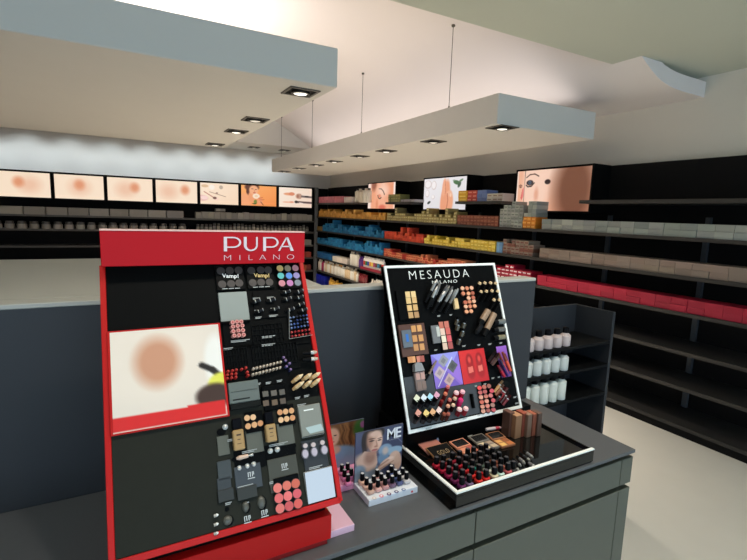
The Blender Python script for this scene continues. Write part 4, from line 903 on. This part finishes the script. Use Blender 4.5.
z6 = lambda x, y: (450+x/7.47, 275+y/7.47)
for k, (a, b, r) in enumerate([((220,370),(285,265),.0110),((250,455),(330,290),.0105),((190,440),(235,375),.008)]):
    stick(QB, z6(*a), z6(*b), .010, .018, r, [(0,.3,.7,.9,M_BK2,'cap'),(.3,1,.95,1,mat((150,124,100) if k < 2 else (30,30,32), .35),'tube')], 'concealer_tube', '%s tube beside the black gloss bottles' % ('wide taupe concealer','second taupe concealer','slim black concealer')[k], 'tube', None, 10)
for k, (x, y) in enumerate([(55,345),(60,385),(105,370),(95,430),(70,490)]):
    p = z6(x, y)
    stick(QB, (p[0]-1.5, p[1]+4), (p[0]+1, p[1]-4), .008, .016, .0085, [(0,.6,.8,1,mat((70,64,48), .2),'bottle'),(.6,.7,.5,.5,M_SIL,'collar'),(.7,1,.75,.7,M_BK,'cap')], 'gloss_bottle', 'dark olive gloss bottle right of the coral pans, %s of five' % ORD[k], 'bottle', 'dark gloss bottles', 10)
for k, y in enumerate((352, 410, 468)):
    a, b = z6(325, y+4), z6(405, y-6)
    stick(QB, a, b, .006, .006, .0085, [(0,.35,.9,1,M_BK2,'cap'),(.35,1,1,1,mat(((120,124,124),(110,110,108),(140,134,110))[k], .25, .4),'barrel')], 'mascara', 'silver mascara lying at the right edge, %s from top' % ORD[k], 'mascara', 'silver mascaras', 12)
# picture tiles
def tile(quad, paint, lab):
    us = [QB.uv(*q) for q in quad]; u0 = (us[0][0]+us[3][0])/2; u1 = (us[1][0]+us[2][0])/2; v1 = (us[0][1]+us[1][1])/2; v0 = (us[2][1]+us[3][1])/2
    t = thing('picture_tile', lab, 'picture', QB.at(u0, v0, .0005)); gm('tile', G().box(0, u1-u0, 0, v1-v0, 0, .003), M_BK2, t); mk('print', paint.mesh(u1-u0, v1-v0), print_mat(0, .3), t, T(0,0,.0034)); return t
pv = Paint(70, 80, (120,106,200)); pv.grad((128,120,214), (140,100,190), 1.2); pv.poly([(0,0),(1,0),(.6,.5)], (150,150,226)).poly([(0,1),(.45,.5),(.9,1)], (110,84,180)).poly([(1,.3),(1,1),(.6,.6)], (150,110,206))
for cx, cy, c in ((.42,.22,(150,150,158)),(.22,.55,(190,170,176)),(.72,.42,(90,92,92)),(.52,.80,(190,160,160))): pv.poly([(cx-.2,cy+.02),(cx+.02,cy-.2),(cx+.2,cy-.02),(cx-.02,cy+.2)], c).poly([(cx-.1,cy+.01),(cx+.01,cy-.1),(cx+.1,cy-.01),(cx-.01,cy+.1)], tuple(v*.8 for v in c))
pv.line((.1,.95),(.75,.15),.012,(220,220,226))
tile([(430,355),(456.3,351.7),(463,384.3),(435,389)], pv, 'violet picture tile showing diamond shaped compacts')
pr = Paint(60, 72, (196,30,32)); pr.grad((214,46,44), (186,20,28), .8)
for cx in (.36, .74): pr.ell(cx,.34,.13,.22,(140,16,20), .2).ell(cx,.62,.15,.26,(160,20,24), .2).ell(cx,.30,.06,.10,(220,70,60), .4).poly([(cx-.09,.52),(cx+.09,.50),(cx+.09,.68),(cx-.09,.70)], (226,110,96))
tile([(456.6,351.6),(483,348),(488.4,380),(464,384.5)], pr, 'red picture tile showing two dark red bottles')
pu = Paint(30, 60, (146,90,190)); pu.grad((150,96,196), (96,50,120), 1.5); tile([(495,347),(505,345.5),(511,376),(501,378)], pu, 'narrow violet tile under the red lipsticks')
z5b = lambda x, y: (465+x/7, 340+y/7)
for k, (a, b, c) in enumerate([((295,235),(235,90),(206,60,50)),((320,215),(262,85),(226,90,60)),((275,255),(232,180),(190,40,60)),((300,250),(245,140),(60,40,110)),((310,190),(275,95),(150,30,60)),((180,165),(235,95),(60,30,30)),((190,175),(238,112),(90,60,50)),((165,150),(215,75),(40,30,32))]):
    stick(QB, z5b(*a), z5b(*b), .008, .020, .0052, [(0,.55,.9,1,mat(c, .35),'barrel'),(.55,1,1,.8,mat(tuple(int(v*.6) for v in c), .3),'cap')], 'lip_crayon', ('%s lip crayon slanting across the narrow violet tile' if k < 5 else '%s dark crayon left of the narrow violet tile') % ORD[k if k < 5 else k-5], 'lip crayon', 'slanting lip crayons', 8)
# small palettes left
z7 = lambda x, y: (390+x/7.47, 320+y/7.47)
pan_palette(QB, QB.rect(406.5, 356, 424.5, 362), [z7(150,297)+((206,140,90),), z7(172,295)+((222,160,110),), z7(215,292)+((206,130,110),), z7(238,290)+((170,90,80),)], M_BK, 'narrow palette of four warm pans left of the violet tile', r=.0080, hh=.009, round_=False)
u0, u1, v0, v1 = QB.rect(411, 363, 425, 390)
t = thing('clear_palette', 'clear plastic palette with a domed lid above the nail colours', 'palette', QB.at(u0, v0, .001))
gm('case', G().box(0, u1-u0, 0, (v1-v0)*.66, 0, .008, .001), mat((120,104,98), .3), t); gm('domed_lid', G().prism([(0,(v1-v0)*.68),(u1-u0,(v1-v0)*.68),(u1-u0-.006,(v1-v0)*.95),(u1-u0-.02,v1-v0),(.012,v1-v0),(.003,(v1-v0)*.92)], 0, .014), mat((140,142,144), .15), t)
for i in range(2):
    for j in range(2):
        x0_ = .004+i*(u1-u0)*.5; y0_ = .005+j*(v1-v0)*.33; pnl = gm('pan', G().box(x0_, x0_+(u1-u0)*.40, y0_, y0_+(v1-v0)*.26, .008, .009), mat(((130,108,98),(190,150,140))[j], .5), t)
for k in range(4):
    a = (424.5+k*1.6, 381-k*3); b = (431+k*1.8, 371-k*3.4)
    stick(QB, a, b, .006, .014, .004, [(0,.7,.9,1,M_BK2,'handle'),(.7,1,1,.7,mat((130,112,100), .4),'tip')], 'thin_brush', 'thin dark brush left of the violet tile, %s from bottom' % ORD[k], 'brush', 'thin dark brushes', 7)
# nail colours standing out of the lower panel
z4 = lambda x, y: (405+x/10.67, 385+y/10.67)
for k, (x, y, c) in enumerate([(125,140,(226,226,196)),(200,135,(222,230,236)),(268,125,(170,216,230)),(338,108,(222,160,180)),(140,298,(216,150,130)),(225,300,(230,200,120)),(295,288,(224,170,120)),(362,270,(236,206,196))]):
    p = z4(x, y)
    t = stick(QB, (p[0]-4.0, p[1]+9.5), (p[0], p[1]+.3), 0.010, .030, .0104, [(0,.45,.75,.85,mat((44,42,44), .1),'bottle'),(.45,1,.85,1,M_BK,'cap')], 'nail_colour', 'black nail colour with a pale square end, %s row, %s from left' % (('upper','lower')[k//4], ORD[k % 4]), 'nail colour', 'black nail colours with square ends', 10)
    u, v = QB.uv(p[0], p[1], .035); mk('colour_chip', cached(('chip',), lambda: G().box(-.0078,.0078,-.0078,.0078,0,.0015).mesh('colour_chip')), mat(c, .4), t, t.matrix_world.inverted() @ QB.at(u, v, .035, .75))
for k, (x, y, c, l) in enumerate([(435,85,(214,120,90),(90,20,20)),(480,148,(206,110,100),(80,16,20)),(535,135,(214,180,150),(60,16,20)),(462,215,(222,160,130),(50,20,16)),(518,205,(226,190,160),(40,20,20)),(460,12,(206,110,110),(120,20,30)),(420,300,(150,80,60),(70,36,28)),(465,300,(160,84,70),(80,40,34)),(395,165,(120,16,20),(110,14,18)),
                                 (552,72,(240,196,200),(150,14,36)),(617,62,(240,180,190),(150,14,36)),(598,150,(214,40,110),(190,24,90)),(585,250,(244,206,206),(120,24,36)),(652,242,(244,200,200),(150,40,50))]):
    p = z4(x, y)
    stick(QB, (p[0]-2.6, p[1]+6.5), p, .006, .024, .0066 if k < 9 else .0088, [(0,.8,.9,1,mat(l, .2),'tube'),(.8,1,1,.8,mat(c, .3),'cap')], 'lip_gloss', ('dark red lip gloss with a tan end, %s of nine' % ORD[k]) if k < 9 else ('wine red lip gloss with a pink cap, %s of five' % ORD[k-9]), 'lip gloss', 'dark red lip glosses' if k < 9 else 'pink capped lip glosses', 10)
u0, u1, v0, v1 = QB.rect(469, 394, 473, 408)
o = tag(gm('black_holder', G().box(0, u1-u0, 0, v1-v0, 0, .012, .001), M_BK, None, QB.at(u0, v0, .001)), 'narrow black holder left of the round pink pans', 'holder')
rows = [[(102,335,(226,70,70)),(135,328,(176,96,84)),(168,322,(150,90,80))],[(107,367,(186,90,90)),(140,360,(176,84,84)),(188,355,(206,70,90))],[(112,400,(214,150,130)),(147,393,(190,110,96)),(180,388,(196,110,110))],[(118,433,(196,96,80)),(152,427,(222,150,130)),(198,422,(196,80,90))],[(123,465,(206,140,120)),(158,460,(214,130,116)),(194,455,(160,120,110))],[(128,497,(206,150,130)),(163,492,(150,80,76)),(200,487,(186,80,90))]]
for j, row in enumerate(rows):
    for i, (x, y, c) in enumerate(row):
        p = z5b(x, y)
        stick(QB, (p[0]-.6, p[1]+.8), p, .001, .010, .0078, [(0,.85,1,1,M_BK2,'holder'),(.85,1,.92,.85,mat(c, .45),'lip_colour')], 'lipstick_tester', 'round pink lipstick tester at the lower right, %s row, %s from left' % (ORD[j], ORD[i]), 'lipstick', 'round lipstick testers', 12)
for k, (a, b, c) in enumerate([((205,365),(265,285),(196,150,96)),((215,385),(272,312),(150,90,60)),((225,400),(285,330),(110,30,34)),((235,420),(298,335),(150,40,44)),((250,440),(305,360),(70,40,36)),((265,455),(318,385),(120,36,40)),((215,430),(258,375),(50,40,38))]):
    stick(QB, z5b(*a), z5b(*b), .006, .024, .0055, [(0,.6,.85,1,mat(c, .3),'barrel'),(.6,.68,1,1,M_SIL,'ring'),(.68,1,.9,.7,mat(tuple(int(v*.5) for v in c), .3),'cap')], 'lip_liner', 'brown red lip liner at the lower right corner, %s from top' % ORD[k], 'lip liner', 'brown red lip liners', 8)

# things in the tray ---------------------------------------------------
zc3 = TZ + .0005
c3 = lambda x, y: (400+x/4.667, 400+y/4.667)
TB = Board((0, 0, zc3), (0, 1, zc3)); TB.n = np.array([0, 0, 1.]); TB.M = frame((0,0,zc3), (1,0,0), (0,1,0), (0,0,1))
YC = .830; SPY = .0265
for ci, (xp, yp, cs) in enumerate([(460.5,487.5,[(104,40,92),(112,30,78),(150,24,70),(168,22,54),(176,28,50)]),(467.5,485,[(120,96,126),(84,30,60),(90,24,40),(150,30,50),(120,20,30)]),
                                  (477,482,[(214,48,38),(206,40,36),(196,34,40),(170,28,44),(150,30,50)]),(484,479.5,[(206,40,34),(190,34,34),(40,120,110),(60,40,40),(50,30,34)]),
                                  (492.5,477,[(222,206,170),(206,206,190),(90,110,100),(60,60,60),(40,40,40)]),(498.5,475,[(196,220,206),(120,140,130),(70,80,76),(50,50,50),(40,40,40)]),
                                  (505,472,[(196,90,96),(186,110,90),(150,90,70),(60,50,50),(40,40,40)]),(510.5,470.5,[(60,56,56),(70,60,60),(60,56,56),(50,50,50),(40,40,40)])]):
    xx = on(xp, yp, 2, zc3)[0]
    for j, c in enumerate(cs):
        polish(T(xx-.002*j*0, YC+SPY*j, zc3), c, 'nail polish in the tray, %s column from left, %s from the front' % (ORD[ci], ORD[j]), 'nail polish bottles in the tray', s=.92, cap_top=(70,70,74), stout=True)
def flat_quad(name, pxs, label, cat, builder, z=zc3):
    P = [on(*p, 2, z) for p in pxs]; c = sum(P)/4; ex = (P[1]+P[2]-P[0]-P[3])/2; ey = (P[0]+P[1]-P[2]-P[3])/2
    W, D = np.linalg.norm(ex), np.linalg.norm(ey); ang = math.atan2(ex[1], ex[0])
    t = thing(name, label, cat, T(c[0], c[1], z) @ Matrix.Rotation(ang, 4, 'Z')); builder(t, W, D); return t
def open_pal(mc, pans, mirror=(44,44,44)):
    def f(t, W, D):
        gm('base', G().box(-W/2, W/2, -D/2, D*.02, 0, .007, .001), mc, t)
        L = gm('lid', G().box(-W/2, W/2, 0, D*.47, -.003, .003, .001), mc, t, T(0, D*.03, .006) @ Matrix.Rotation(.12, 4, 'X'))
        gm('mirror', G().box(-W/2*.82, W/2*.82, D*.06, D*.41, .003, .0036), mat(mirror, .15, .3), L)
        for i in range(4):
            cx = -W/2*.5+(i % 2)*W*.5; cy = -D*.36+(i//2)*D*.25
            gm('pan', G().box(cx-W*.19, cx+W*.19, cy-D*.10, cy+D*.10, .007, .0078), mat(pans[i], .5, .1), t)
    return f
def rose_card(t, W, D):
    L = gm('card', G().box(-W/2, W/2, 0, D*.95, 0, .005, .001), mat((176,116,104), .4), t, T(0, -D/2, .002) @ Matrix.Rotation(.12, 4, 'X')); gm('clip', G().rev([(.004,.005),(.004,.008),(.002,.010)], 10, (.0, D*.86, 0)), M_SIL, L)
flat_quad('rose_compact', [(418,444.5),(438,440),(441.5,452),(424,457)], 'closed dusty rose compact at the left of the tray', 'compact', rose_card)
def gold_pal(t, W, D):
    L = gm('cover', G().box(-W/2, W/2, 0, D*.88, 0, .006, .001), mat((190,140,96), .3, .5), t, T(0, -D/2, .004) @ Matrix.Rotation(.20, 4, 'X'))
    gm('black_face', G().box(-W/2*.94, W/2*.94, D*.04, D*.84, .006, .0066), mat((22,22,22), .3), L); mk('lettering', text_mesh('GOLD', W*.52, D*.22, .0004, -.01, 1.2), mat((196,170,130), .3, .3), L, T(W*.02, D*.42, .0067))
flat_quad('gold_palette', [(427.5,452.5),(449,447),(454,459.5),(433,466)], 'black palette with gold lettering and gold edge', 'palette', gold_pal)
flat_quad('open_palette', [(449.5,445),(464.5,441.5),(479,453.5),(466,459)], 'open rose palette beside the black gold-edged one', 'palette', open_pal(mat((206,136,110), .4), [(236,180,150),(206,120,96),(226,150,120),(190,100,90)]))
flat_quad('open_palette', [(467.5,440),(481,437.5),(500,447.5),(486,453)], 'open grey palette, middle of the three open ones', 'palette', open_pal(mat((116,110,102), .4), [(232,214,176),(200,180,150),(226,206,170),(170,150,130)]))
flat_quad('open_palette', [(484.5,437),(499,434.5),(514.5,445.5),(502,449.5)], 'open bronze palette nearest the standing bronze boxes', 'palette', open_pal(mat((150,98,66), .4), [(236,190,110),(196,120,70),(226,170,100),(160,96,60)]))
captions([(455,437.5,.022),(470,436,.02)], TB, ms, M_CAPT, w=.001)
g = G(); 
P = on(437, 439.5, 2, zc3+.01); t = thing('glass_dome', 'small clear glass tester on the tray behind the rose compact', 'tester', T(P[0], P[1], zc3)); gm('base', G().rev([(.006,0),(.006,.004)], 10), M_BK2, t); gm('dome', G().rev([(.006,.004),(.0065,.010),(.004,.016),(.001,.018)], 12), mat((150,160,190), .1), t, None, True)
# standing bronze boxes
for k, (x, y, w, h, c) in enumerate([(508.5,437,.020,.083,(88,62,52)),(515.5,438.5,.026,.078,(150,112,82)),(521.5,436.5,.020,.080,(130,66,50)),(526.5,437.5,.018,.078,(124,100,84)),(531.5,436,.018,.076,(140,80,60)),(536.5,436,.018,.078,(90,70,60))]):
    P = on(x+2.2, y, 2, zc3); h *= .94; t = thing('bronze_box', '%s standing at the right of the tray, %s from left' % (('dark brown carton','tan carton','red brown carton','grey brown carton','copper carton','umber carton')[k], ORD[k]), 'box', T(P[0], P[1], zc3), 'standing bronze boxes')
    gm('carton', G().box(-w/2, w/2, 0, .032, 0, h, .0012), mat(c, .35, .25), t); gm('top_flap', G().box(-w/2+.001, w/2-.001, .001, .031, h, h+.0008), mat(tuple(min(255, int(v*1.25)) for v in c), .4), t)
# silver pencils and testers at the right of the tray
for k, (a, b) in enumerate([((513,459),(521,466)),((517,456.5),(525,463.5)),((520,453.5),(530,460.5)),((524,451),(533,457.5)),((511,463),(519,471)),((526,461),(535,467))]):
    stick(TB, a, b, .006, .008, .0048, [(0,.35,.9,1,M_BK2,'cap'),(.35,.8,1,1,mat((150,152,152) if k % 2 else (60,62,64), .25, .5),'barrel'),(.8,1,1,.5,M_SIL,'tip')], 'silver_pencil', 'silver and black pencil lying at the right of the tray, %s of six' % ORD[k], 'pencil', 'pencils lying in the tray', 8)
stick(TB, (486,429.5), (501,427.5), .010, .010, .0055, [(0,.6,.9,1,mat((190,180,180), .3),'barrel'),(.6,.85,1,1,mat((180,50,70), .35),'band'),(.85,1,1,.4,mat((226,190,190), .4),'tip')], 'lip_balm', 'pink and white lip balm lying under the slanted board', 'lip balm', None, 10)
